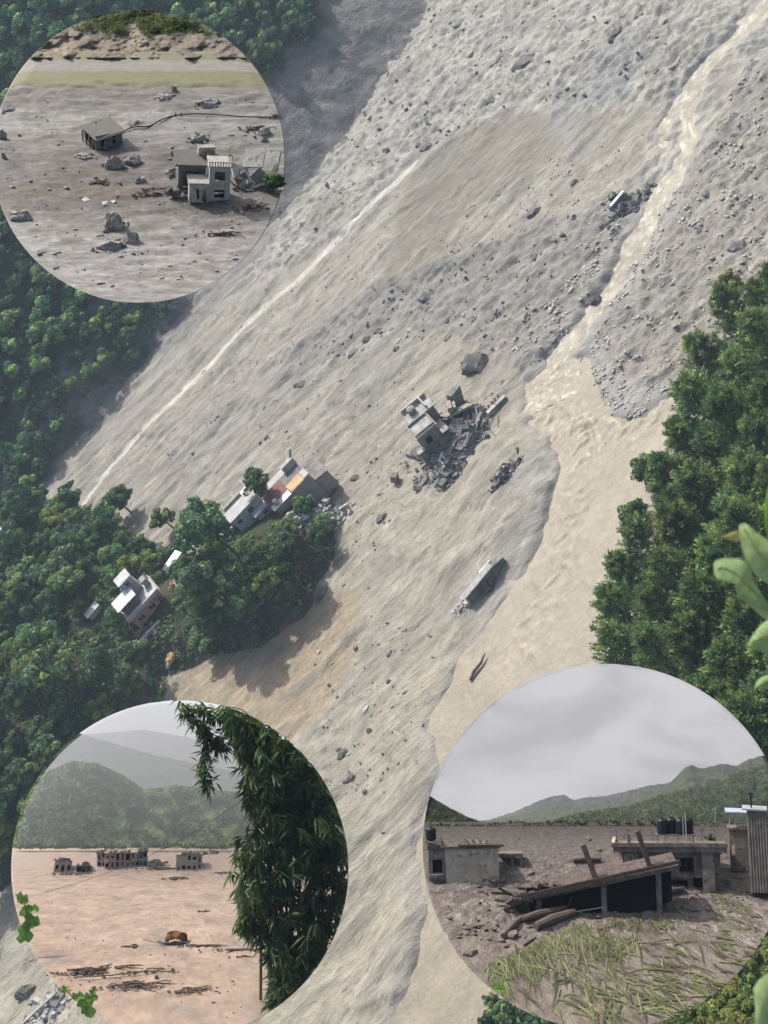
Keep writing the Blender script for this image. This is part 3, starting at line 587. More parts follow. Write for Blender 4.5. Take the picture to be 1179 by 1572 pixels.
# ------------------------------------------------------------------ rocks and boulders
def rock_mesh(seed, sub=2, squash=(1, .7, .6), rough=.5):
    bm = bmesh.new(); bmesh.ops.create_icosphere(bm, subdivisions=sub, radius=1); V = np.array([v.co[:] for v in bm.verts])
    n = 1+rough*fbm(V[:, 0]*1.3+seed*3.1, V[:, 1]*1.3, V[:, 2]*1.3+seed, 3)+.25*rough*np.abs(noise3(V[:, 0]*4+seed, V[:, 1]*4, V[:, 2]*4))
    g = np.random.default_rng(seed)
    for _ in range(6):                                  # chop some facets
        d = g.normal(size=3); d /= np.linalg.norm(d); k = V @ d; lim = g.uniform(.7, .95); ex = np.maximum(0, k*n-lim); V = V-(ex/np.maximum(n, .1))[:, None]*d*.9
    V = V*n[:, None]*np.array(squash)
    for v, c in zip(bm.verts, V): v.co = c
    me = bpy.data.meshes.new('rock'); bm.to_mesh(me); bm.free(); return me
ROCKS = [rock_mesh(i, 3 if i < 3 else 2, sq) for i, sq in enumerate([(1, .75, .7), (1.1, .6, .5), (.9, .8, .75), (1.2, .55, .45), (.9, .7, .6), (1.1, .8, .5)])]
ROCKSW = [m.copy() for m in ROCKS]
for m in ROCKS: m.materials.append(M_rock)
for m in ROCKSW: m.materials.append(M_rockw)
def rock(px, py, size, label, group=None, pale=False, k=None, yaw=None, flat=1.):
    p = gnd(px, py, .4); s = size/2*np.linalg.norm(p-CAM)/FPX
    me = (ROCKSW if pale else ROCKS)[random.randrange(6) if k is None else k]
    o = link('boulder', me); o.matrix_world = TM((p[0], p[1], p[2]-s*.06), random.uniform(-35, 35) if yaw is None else yaw, random.uniform(-8, 8), random.uniform(-8, 8), (s, s, s*flat))
    return tag(o, label, 'boulder', group)
for px, py, s, lb in [(732, 561, 56, 'largest grey boulder lying up the mud from the ruined house'), (465, 593, 24, 'dark rounded boulder alone left of centre on the mud'), (570, 604, 17, 'dark boulder between the lone boulder and the ruined house'),
        (547, 641, 22, 'dark squat boulder below the lone small boulders at centre left'), (628, 631, 20, 'dark boulder just left of the ruined house'), (493, 911, 24, 'dark angular block at the tip of the tree shadow on the mud'),
        (545, 735, 16, 'small dark stone right of the grey walled house'), (585, 794, 22, 'flat grey stone on the mud below the grey walled house'), (820, 325, 26, 'dark jagged rock in the upper middle of the debris field'),
        (658, 460, 34, 'dark wedge of rock under the point of the brown mud patch'), (1033, 408, 46, 'long grey boulder right of the stream, above the gravel fan'), (1112, 470, 26, 'boulder by the yellow green bush at the right'),
        (1135, 382, 34, 'dark boulder near the right edge above the yellow green bush'), (915, 460, 20, 'flat oval rock lying in the bright stream'), (805, 100, 40, 'long dark rock in the pale rubble at the top'),
        (525, 1157, 22, 'round dark boulder in the tan mud between the two lower discs'), (490, 1155, 18, 'left one of the paired stones between the lower discs'), (537, 1193, 16, 'small stone below the round boulder between the lower discs'),
        (37, 1522, 28, 'pointed grey rock in the mud at the bottom left'), (580, 510, 15, 'small dark rock on the dark debris slope'), (1090, 300, 28, 'pale boulder right of the stream near the right edge'),
        (1165, 240, 40, 'pale grey boulder at the right edge above midheight'), (1110, 195, 36, 'dark boulder among debris near the right edge at the top'), (1160, 110, 40, 'dark boulder pile stone at the right edge near the top'),
        (945, 55, 30, 'dark rock on the grey mud at the top right'), (880, 280, 14, 'small rock above the wreck by the stream'), (775, 590, 18, 'stone between the largest boulder and the river'), (800, 545, 22, 'rock at the left foot of the stream fan'),
        (545, 995, 10, 'tiny dark stone on tan mud below the tree shadow'), (597, 1046, 9, 'tiny dark stone in the middle of the lower mudflat'), (560, 1215, 9, 'tiny dark stone near the edge of the bamboo disc'), (690, 1215, 14, 'stone at the left edge of the disc with black water tanks'),
        (1075, 360, 26, 'brown boulder between the stream and the right edge'), (980, 500, 18, 'rock on the rubble right of the gravel channel'), (760, 490, 15, 'rock on the debris slope above the largest boulder')]:
    rock(px, py, s, lb, yaw=random.uniform(-15, 15))
g = random.Random(12)
def scatter(n, poly_px, smin, smax, label, group, pale=.3):
    xs_ = [p[0] for p in poly_px]; ys_ = [p[1] for p in poly_px]; k = 0
    while k < n:
        px, py = g.uniform(min(xs_), max(xs_)), g.uniform(min(ys_), max(ys_))
        if poly_sd(poly_px, np.array([px]), np.array([py]))[0] < 0: continue
        rock(px, py, smin+(smax-smin)*g.random()**3, label, group, g.random() < pale); k += 1
scatter(60, [(1010, 380), (1075, 250), (1140, 120), (1179, 60), (1179, 400), (1090, 480), (1060, 560), (990, 600), (930, 530)], 8, 30, 'grey stone strewn over the rubble right of the stream', 'stones right of the stream')
scatter(60, [(930, 300), (985, 290), (900, 470), (840, 560), (800, 570), (780, 540), (860, 440)], 6, 22, 'pale or grey stone in the rubble along the left side of the stream', 'stones left of the stream', .5)
scatter(60, [(600, 450), (800, 390), (900, 340), (780, 560), (700, 520), (500, 560), (460, 530)], 5, 20, 'dark stone on the debris slope under the brown mud patch', 'stones of the debris slope', .1)
scatter(55, [(350, 560), (560, 560), (640, 700), (560, 880), (640, 1000), (560, 1250), (450, 1100), (520, 830), (400, 700), (250, 700)], 4, 13, 'small stone lying loose on the streaked mudflat', 'loose stones on the mudflat', .2)
scatter(50, [(660, 20), (1000, 20), (1100, 100), (900, 150), (760, 170), (600, 260), (500, 330), (600, 150)], 6, 24, 'stone in the pale rubble field at the top', 'stones of the pale rubble field', .45)
# fine stones too many to count
def gravel(name, polys, n, smin, smax, m, label, seed):
    g_ = np.random.default_rng(seed); base = rock_mesh(50, 1); bv = np.array([v.co[:] for v in base.vertices]); bf = np.array([p.vertices[:] for p in base.polygons]); VV = []; QQ = []; off = 0
    per = n//len(polys)
    for poly in polys:
        xs_ = np.array([p[0] for p in poly]); ys_ = np.array([p[1] for p in poly])
        px = g_.uniform(xs_.min(), xs_.max(), per*4); py = g_.uniform(ys_.min(), ys_.max(), per*4)
        cl = fbm(px/30, py/30, seed, 3); ok = (poly_sd(poly, px, py) > 0) & (cl+g_.normal(size=len(px))*.25 > .1); px = px[ok][:per]; py = py[ok][:per]
        d = np.stack([gnd(a, b, .25) for a, b in zip(px, py)])
        cfield, zz = mud_fields(d[:, 0], d[:, 1])
        n_ = len(d); sz = smin+(smax-smin)*g_.random(n_)**4; a = g_.random(n_)*6.28; ca, sa = np.cos(a)[:, None], np.sin(a)[:, None]
        v = bv[None]*sz[:, None, None]*np.stack([g_.uniform(.7, 1.5, n_), g_.uniform(.6, 1.1, n_), g_.uniform(.5, 1.1, n_)], 1)[:, None]
        v = np.stack([v[..., 0]*ca-v[..., 1]*sa+d[:, :1], v[..., 0]*sa+v[..., 1]*ca+d[:, 1:2], v[..., 2]+(zz+sz*.15)[:, None]], -1)
        VV.append(v.reshape(-1, 3)); QQ.append((bf[None]+(off+np.arange(n_)*len(bv))[:, None, None]).reshape(-1, 3)); off += n_*len(bv)
    stuff(link(name, mesh_np(name, np.concatenate(VV), np.concatenate(QQ)), m), label, 'gravel')
gravel('stream_gravel', [[(880, 600), (930, 480), (1030, 280), (1060, 280), (960, 480), (930, 560), (1040, 600), (980, 640), (920, 640)], [(1010, 380), (1140, 120), (1179, 60), (1179, 400), (1060, 560), (990, 600), (930, 560)], [(930, 300), (985, 290), (900, 470), (840, 560), (780, 540), (860, 440)]], 6600, .09, .6, M_rockw, 'pale grey gravel heaped along the bright stream', 61)
gravel('slope_rubble', [[(600, 450), (800, 390), (900, 340), (780, 560), (700, 520), (500, 560), (440, 560), (300, 700), (250, 700)], [(660, 0), (1000, 0), (1100, 100), (900, 150), (760, 170), (600, 260), (420, 420)]], 3000, .12, .8, M_rock, 'small dark rubble spread over the debris slope', 62)

gravel('mud_clods', [[(350, 540), (560, 540), (700, 600), (640, 760), (560, 880), (700, 1000), (600, 1300), (480, 1200), (520, 830), (400, 700), (200, 720)], [(440, 340), (620, 260), (590, 440), (480, 560), (250, 700), (140, 720)], [(640, 430), (700, 330), (870, 230), (1000, 200), (930, 320), (800, 390)]], 3600, .07, .42, M_rock, 'small dark clods sprinkled over the streaked mud', 63)

# ------------------------------------------------------------------ houses of the valley
def window(root, x0, x1, z0, z1, y, depth=.18, m=None, mg=None, n=1):
    wo = MB(); t = .07*max(1, (x1-x0)/1.4)
    for a, b, c, d in ((x0, x0+t, z0, z1), (x1-t, x1, z0, z1), (x0+t, x1-t, z0, z0+t), (x0+t, x1-t, z1-t, z1)): wo.box((a, y+depth*.4, c), (b, y+depth*.8, d))
    for i in range(1, n+1): xx = x0+(x1-x0)*i/(n+1); wo.box((xx-t/2, y+depth*.4, z0+t), (xx+t/2, y+depth*.8, z1-t))
    wd = wo.build('window', m or M_white, root)
    MB().box((x0, y+depth, z0), (x1, y+depth+.03*(x1-x0), z1)).build('pane', mg or M_glass, wd); return wd
def shell(root, x0, y0, x1, y1, z0, h, m, th=.25, front=(), right=(), back=(), left=(), wins=True, floor=True, names='wall'):
    """four walls with real openings; every wall is a part. openings are (u0,u1,z0,z1) along the wall"""
    for holes, p0, p1 in ((front, (x0, y0), (x1, y0)), (right, (x1, y0+th), (x1, y1-th)), (back, (x1, y1), (x0, y1)), (left, (x0, y1-th), (x0, y0+th))):
        o = MB().wall(p0, p1, h, th, holes).build(names, m, root); o.location.z = z0
    for u0, u1, c, e in (front if wins else ()): window(root, x0+u0, x0+u1, z0+c, z0+e, y0, th*.6)
    if floor: MB().box((x0+th, y0+th, z0+.02), (x1-th, y1-th, z0+.1)).build('floor', M_concd, root)
def slab(root, name, x0, y0, x1, y1, z, t, m, **k): return MB().box((x0, y0, z), (x1, y1, z+t), **k).build(name, m, root)
def parapet(root, x0, y0, x1, y1, z, h, m, t=.15):
    mb = MB(); mb.box((x0, y0, z), (x1, y0+t, z+h)); mb.box((x0, y1-t, z), (x1, y1, z+h)); mb.box((x0, y0+t, z), (x0+t, y1-t, z+h)); mb.box((x1-t, y0+t, z), (x1, y1-t, z+h)); mb.build('parapet', m, root)

# pink house in the wood
p = hit(236, 942); zb = p[2]
h = thing('pink_house', 'pink two level house with white tin roof among the trees at left', 'house', TM((p[0], p[1], zb-.3), 4))
shell(h, -4.2, 0, 4.4, 6.5, 0, 3.4, M_pink, front=((1.2, 2.8, 1.1, 2.3), (4.4, 6.0, 1.1, 2.3), (7, 8, .2, 2.3)))
slab(h, 'floor_slab', -4.7, -.6, 4.8, 6.7, 3.4, .25, M_white); parapet(h, -4.6, -.5, 4.7, 6.6, 3.65, .55, M_pale)
shell(h, -4.0, 1.6, .3, 4.8, 3.65, 2.6, M_redroof, front=((1.4, 2.6, .9, 2.0),)); slab(h, 'roof', -4.6, .9, .7, 5.1, 6.28, .14, M_tin, pitch=6)
shell(h, -.6, 5.0, 2.4, 7.6, 3.65, 4.6, M_pale, front=((.9, 2.0, 2.4, 3.9),)); slab(h, 'roof', -.9, 4.7, 2.7, 7.9, 8.25, .14, M_white, pitch=7)
MB().box((2.9, 3.5, 3.65), (4.2, 5.6, 5.6)).build('roof_room', M_greyw, h)
o = MB().tube([(0, 0, 0), (0, 0, .9), (0, 0, 1.15)], [.55, .55, .15], 14).build('water_tank', M_green); q = hit(192, 908); o.matrix_world = TM(q, s=1.1); tag(o, 'green water tank in the bushes left of the pink house', 'tank')
p2 = hit(222, 972)
o = thing('ruined_yard', 'dark wrecked yard with a pale retaining wall below the pink house', 'ruin', TM(p2, 3))
MB().box((-3.6, -1.7, -.6), (4.2, -1.25, .55)).build('retaining_wall', M_white, o); MB().rubble(36, (3.4, 2.2, 1.5), 1.0, .1).build('rubble', M_concd, o)
for i in range(5): MB().beam((-3+i*1.5, -.6, -.5), (-3+i*1.5+.1, -.5, 1.3), .18).build('post', M_concd, o)
p2 = hit(276, 870); o = thing('shed_ruin', 'narrow broken shed with stained tin roof behind the pink house', 'shed', TM(p2, 20)); shell(o, -2.3, 0, 2.3, 1.6, -.5, 2.4, M_greyw, wins=False); slab(o, 'roof', -2.6, -.3, 2.6, 1.9, 1.95, .1, M_tin, pitch=12)
p2 = hit(268, 898); o = MB().rubble(22, (2.2, 1.8, 1), .7).build('brick_heap', M_pink); o.matrix_world = TM(p2); tag(o, 'heap of broken pink masonry right of the pink house', 'rubble')
p2 = hit(150, 944); o = thing('white_shed', 'small white roofed shed in the bushes left of the pink house', 'shed', TM(p2, 10)); shell(o, -1.6, 0, 1.6, 1.5, -.5, 2, M_pale, wins=False); slab(o, 'roof', -1.9, -.3, 1.9, 1.8, 1.55, .1, M_white, pitch=8)
p2 = hit(6, 830); o = thing('edge_hut', 'pale roofed hut cut by the left edge of the picture', 'hut', TM(p2, 10)); shell(o, -1.8, 0, 1.8, 2, -.5, 3.2, M_pale, wins=False); slab(o, 'roof', -2.1, -.3, 2.1, 2.3, 2.75, .12, M_white, pitch=8)
p2 = hit(270, 1006); o = MB().rubble(16, (7, 1.0, 1.0), 1.3, 0, .6, 2.2).build('earth_bank', M_ochre); o.matrix_world = TM(p2, 4); tag(o, 'long ochre clod of earth broken off the spur bank', 'earth')

# houses on the tip of the spur
p = hit(398, 800)
h = thing('white_house', 'white two level house with dark windows on the tip of the spur', 'house', TM((p[0], p[1], p[2]-1.), 2))
shell(h, -4.2, 1.8, 3.6, 5.6, 0, 4.6, M_white, front=((.8, 1.8, 2.6, 3.7), (4.0, 5.4, 2.7, 3.9))); slab(h, 'roof', -4.5, 1.5, 3.9, 5.8, 4.62, .2, M_pale)
shell(h, .2, -.2, 4.0, 1.55, 0, 2.6, M_white, front=((1.6, 2.8, 1.0, 2.0),)); slab(h, 'porch_roof', -.1, -.5, 4.3, 1.5, 2.62, .15, M_tin, pitch=5)
shell(h, -5.0, 5.9, 1.0, 8.8, 0, 3.2, M_conc, wins=False, front=((1, 2, .8, 2),)); slab(h, 'tin_roof', 1.2, 6.2, 4.0, 8.8, 3.9, .1, M_tin, pitch=10)
p2 = hit(372, 772); o = thing('roofless_walls', 'roofless broken walls left of the dark tree', 'ruin', TM(p2, 4))
for (a, b) in (((-4, 0), (3.5, 0)), ((3.5, .3), (3.5, 4)), ((-4, 4.2), (-4, .3)), ((-.5, 3.6), (-.5, .3))): MB().wall(a, b, random.uniform(1.4, 2.6), .3, ((1, 1.8, .6, 1.3),)).build('wall', M_conc, o)
MB().rubble(26, (4, 2.6, 1.2), .9).build('rubble', M_concd, o)
p = hit(470, 775)
h = thing('grey_house', 'tall blank grey walled house with tin, orange and rusty roofs', 'house', TM((p[0], p[1], p[2]-2.6), 3))
shell(h, -5.2, 0, 5.0, 6.5, 0, 7.2, M_greyw, wins=False)
slab(h, 'tin_roof', -5.5, -.35, -.4, 1.4, 7.32, .12, M_tin, pitch=7); slab(h, 'rusty_roof', -5.4, 1.5, 0, 6.7, 7.45, .12, M_redroof, pitch=4)
slab(h, 'orange_roof', -.2, .2, 3.6, 3.0, 7.3, .12, M_ochre, pitch=5); slab(h, 'dark_roof', -.1, 3.1, 4.9, 6.8, 7.4, .14, M_concd, pitch=3); slab(h, 'roof_edge', 3.7, -.1, 5.2, 3.0, 7.25, .3, M_conc)
shell(h, 5.1, .6, 8.2, 5.8, 0, 4.6, M_greyw, wins=False); slab(h, 'side_roof', 5.05, .3, 8.6, 6.0, 4.62, .15, M_concd, roll=8)
MB().box((1.8, 6.2, 7.5), (5.2, 7.4, 9.2)).build('stair_room', M_conc, h); MB().beam((4.8, 7, 9), (6.2, 7.4, 10.4), .35).build('broken_beam', M_concd, h)
MB().tube([(-3.9, .8, 7.6), (-3.9, .8, 8.6)], .5, 12).build('water_tank', M_white, h)
p2 = hit(440, 745); o = thing('small_outhouse', 'small walled outhouse behind the dark tree and grey house', 'hut', TM(p2, 8)); shell(o, -2.6, 0, 2.8, 2.4, -.6, 2.8, M_conc, front=((.7, 1.5, .8, 1.8), (3.3, 4.1, .8, 1.8))); slab(o, 'roof', -2.9, -.2, 3.1, 2.6, 2.25, .14, M_pale)
for px, py, e in ((470, 805, 5), (508, 800, 4), (450, 800, 3.6)):
    o = MB().rubble(200, (e*1.2, e*.8, 2.4), .8, -.4, .7).build('rubble_bank', M_conc); o['kind'] = 'stuff'; o.matrix_world = TM(hit(px, py)); tag(o, {470: 'pale heap of rubble below the blank grey wall', 508: 'rubble slope at the right foot of the grey house', 450: 'small rubble heap between white house porch and trees'}[px], 'rubble')

M_conc2 = mat('mud_stained_concrete', (.27, .248, .215), .9, .3, .6, .05, 3, dirt=((.2, .18, .155), .7, .5)); M_ruinw = mat('stained_grey_wall', (.19, .178, .162), .9, .25, .5, .04, 3, dirt=((.16, .145, .13), .6, .5))
# collapsed house in the middle of the mud
p = gnd(708, 668, .3)
h = thing('collapsed_house', 'collapsed concrete house sunk in the middle of the mudflat', 'ruin', TM((p[0]+.6, p[1], .0), -4, 4, 5, 1.16))
shell(h, -7.0, -.5, -3.2, 3.0, -.4, 6.4, M_ruinw, wins=False, front=((1.0, 2.1, 3.8, 5.2),)); slab(h, 'roof', -7.3, -.8, -2.9, 3.3, 6.02, .22, M_conc, pitch=3)
parapet(h, -7.1, -.6, -3.1, 3.1, 6.25, .5, M_conc2, .14)
shell(h, -6.0, 3.3, -1.2, 6.6, -.4, 6.8, M_conc2, wins=False, front=((1, 2, 4.6, 6),)); slab(h, 'terrace', -6.3, 3.25, -.9, 7, 6.43, .2, M_conc); slab(h, 'terrace_wall', -6.2, 6.6, -1, 6.9, 6.64, .8, M_conc); slab(h, 'terrace_wall', -2.4, 3.4, -2.1, 6.55, 6.64, .9, M_conc)
MB().tube([(-4.6, 5.2, 6.63), (-4.6, 5.2, 7.7), (-4.6, 5.2, 7.85)], [.75, .75, .3], 16).build('water_tank', M_conc2, h)
slab(h, 'balcony', -3.1, -.9, -1.6, 2.8, 3.6, .25, M_conc); MB().box((-8.3, -.4, 0), (-7.1, 1.4, 3.0)).build('stair_block', M_concd, h); slab(h, 'sill', -8.5, -.7, -7.0, .4, 3.0, .2, M_conc)
MB().box((-1.2, .2, 2.6), (4.2, 5.4, 3.0), 8, -26, 18).build('tilted_roof', M_conc2, h); MB().box((.6, .6, 3.6), (1.4, 6.2, 4.5), -12, -24, 16).build('tilted_beam', M_conc2, h); MB().box((1.6, .8, 3.2), (2.1, 6.6, 3.8), -12, -24, 16).build('tilted_beam', M_conc2, h)
MB().box((-1.5, -1.6, 1.0), (2.4, .8, 1.35), 15, -30, -8).build('fallen_slab', M_conc2, h); MB().box((1.8, -2.2, 1.6), (4.6, -1.6, 2.3), 24, 0, -12).build('fallen_beam', M_conc2, h); MB().box((-2.5, -3, .6), (1.0, -1.6, .9), -20, 25, 6).build('fallen_slab', M_concd, h)
MB().box((5.2, -2.2, .2), (9.4, -1.5, 1.7), 10, -22, 3).build('leaning_wall', M_concd, h); slab(h, 'coping', 5.0, -2.0, 9.4, -1.2, 1.9, .2, M_conc, yaw=10)
for i in range(5): MB().beam((5+i*.8, -.8+i*.1, .2), (5.4+i*.8, -.6+i*.2, 2.2), .28).build('post', M_pink if i % 2 else M_conc, h)
MB().rubble(620, (10.5, 7.5, 3.4), 1.0, -.2, .6, 1.4).rubble(60, (7, 5, 4), 2.0, -.2, .35, 1.5).build('rubble', M_concd, h); MB().rubble(150, (7.5, 5.5, 3.8), .7, .2, .5, 1.5).build('pale_rubble', M_conc2, h)
for i in range(14):
    a = RNG.normal(size=3)*np.array([4, 3, .6]); MB().beam(a+np.array([0, 0, 2]), a+np.array([RNG.normal()*2, RNG.normal()*1.5, 2.6+RNG.random()]), .16).build('broken_beam', M_wood if i % 2 else M_conc, h)
MB().rubble(240, (8, 3.2, 2.0), 1.1, 0, .6, 1.3).build('front_rubble', M_concd, h).location = (-1, -4, -.2)
MB().box((1.6, 6.3, .5), (4.6, 7.4, 3.8), 30, 10, 10).build('dark_wall', M_concd, h)
p = gnd(690, 722, .2)
h = thing('wreck_heap', 'heap of wreckage with a white frame below the collapsed house', 'rubble', TM((p[0], p[1], .35), 0))
MB().rubble(280, (4.6, 3.4, 3.2), 1.0, -.2, .6, 1.3).build('rubble', M_concd, h); MB().rubble(26, (3.6, 3, 2.6), .8, .2).build('pale_rubble', M_conc, h)
MB().beam((-.3, 1, 2.4), (1.6, 1.4, 3.2), .3).beam((0, .9, 2.6), (-.1, -.6, 2.2), .3).beam((.9, 1.2, 2.9), (.9, .2, 2.3), .25).build('white_frame', M_white, h)
MB().beam((-2.4, -1, 1.8), (.2, -.8, 2.2), .28).build('white_beam', M_white, h); MB().box((-3.8, -3.2, .2), (-1.6, -2.0, 1.2), 20, 20, 10).build('block', M_concd, h)
p = gnd(778, 732, .2); h = thing('debris_mound', 'mound of grey boulders and planks between ruin and river', 'rubble', TM((p[0], p[1], .35), 10))
MB().rubble(240, (4.6, 2.0, 2.4), .9, -.2, .75).build('rubble', M_rock, h); MB().rubble(90, (4.4, 1.8, 2.5), .6, .2).build('pale_rubble', M_rockw, h)
# long half buried building
p = gnd(752, 898, .2); h = thing('buried_block', 'long low dark walled building lying half buried beside the river', 'ruin', TM((p[0], p[1], .35), 6))
MB().box((-4.6, 0, -.3), (3.4, 1.8, 2.0), 0, 0, -2).build('wall', M_concd, h); MB().box((-4.7, -.1, 2.05), (2.6, 1.3, 2.3), 0, 3, -2).build('roof', M_conc, h); MB().box((3.5, .2, -.3), (5.2, 1.7, 1.7), -8).build('end_wall', M_concd, h)
MB().box((-5.4, .1, -.2), (-4.7, 1.2, .9), 10).build('end_wall', M_white, h); MB().box((.3, 1.35, 1.6), (3.2, 1.8, 2.3)).build('coping', M_white, h)
MB().rubble(30, (2, 1.2, 1.5), .7, .3).build('rubble', M_concd, h)
o = MB().rubble(50, (3.2, 1.4, .7), .6, 0, .6).build('rubble_patch', M_conc); o['kind'] = 'stuff'; q = gnd(712, 930, .2); o.matrix_world = TM(q, 10); tag(o, 'low patch of broken masonry left of the half buried building', 'rubble')
o = MB().rubble(34, (1.6, 1.0, 1.2), .5, 0, .8).build('root_tangle', M_wood); q = gnd(768, 862, .2); o.matrix_world = TM(q, 10); tag(o, 'dark tangle of roots at the upper end of the buried building', 'debris')
# wreck beside the stream
p = gnd(958, 325, .3); h = thing('stream_wreck', 'dark building wreck with a bright white roof sheet beside the stream', 'ruin', TM((p[0], p[1], .35), 4))
MB().box((-1.2, .8, 2.5), (3.0, 1.9, 2.75), 0, -8, -3).build('white_roof', M_white, h); MB().box((-1.4, .9, -.2), (3.2, 2.6, 2.2)).build('wall', M_concd, h); MB().box((-5.0, .2, -.2), (-1.5, 1.8, 1.3), 3).build('wall', M_concd, h)
MB().rubble(300, (7.5, 2.4, 1.9), .9, 0, .5, 1.4).build('rubble', M_concd, h); MB().rubble(14, (4, 1.6, 1.7), .6, .4).build('pale_rubble', M_white, h); MB().tube([(1.2, 3.4, 1.2), (1.2, 3.4, 2.9), (1.2, 3.4, 3.1)], [1.0, 1.0, .4], 16).build('water_tank', M_tank, h)
# dead log, debris at the bottom left
o = MB().tube([(-2.6, -.2, .1), (-1, .1, .3), (.8, 0, .3), (2.6, .4, .5)], [.22, .3, .26, .1], 7).build('dead_log', M_wood); q = gnd(735, 1025, .2); o.matrix_world = TM(q, 12); tag(o, 'dark dead log lying alone on the mud by the river', 'log')
p = gnd(72, 1556, .2); h = thing('broken_frame', 'broken grey concrete frame and blocks at the bottom left corner', 'ruin', TM((p[0], p[1], 0), 0))
for i in range(5): MB().beam((-4+i*1.7, 2.4-i*.15, .2), (-3.6+i*1.7, .8-i*.1, 1.6), .28).build('rib', M_concd, h)
MB().beam((-4.4, 1.2, 1.5), (4.2, .2, 1.9), .35).build('beam', M_conc, h); MB().beam((-4.4, 2.6, .5), (4.4, 1.8, .6), .35).build('beam', M_conc, h)
MB().rubble(360, (8, 4.5, 1.2), .8, -.1, .6, 1.5).build('rubble', M_conc, h); MB().rubble(40, (6, 3.5, 1.3), .8, 0, .6).build('dark_rubble', M_rock, h); MB().box((2, -1, .3), (4.6, .6, 1.4), 30, 20, 8).build('block', M_concd, h)

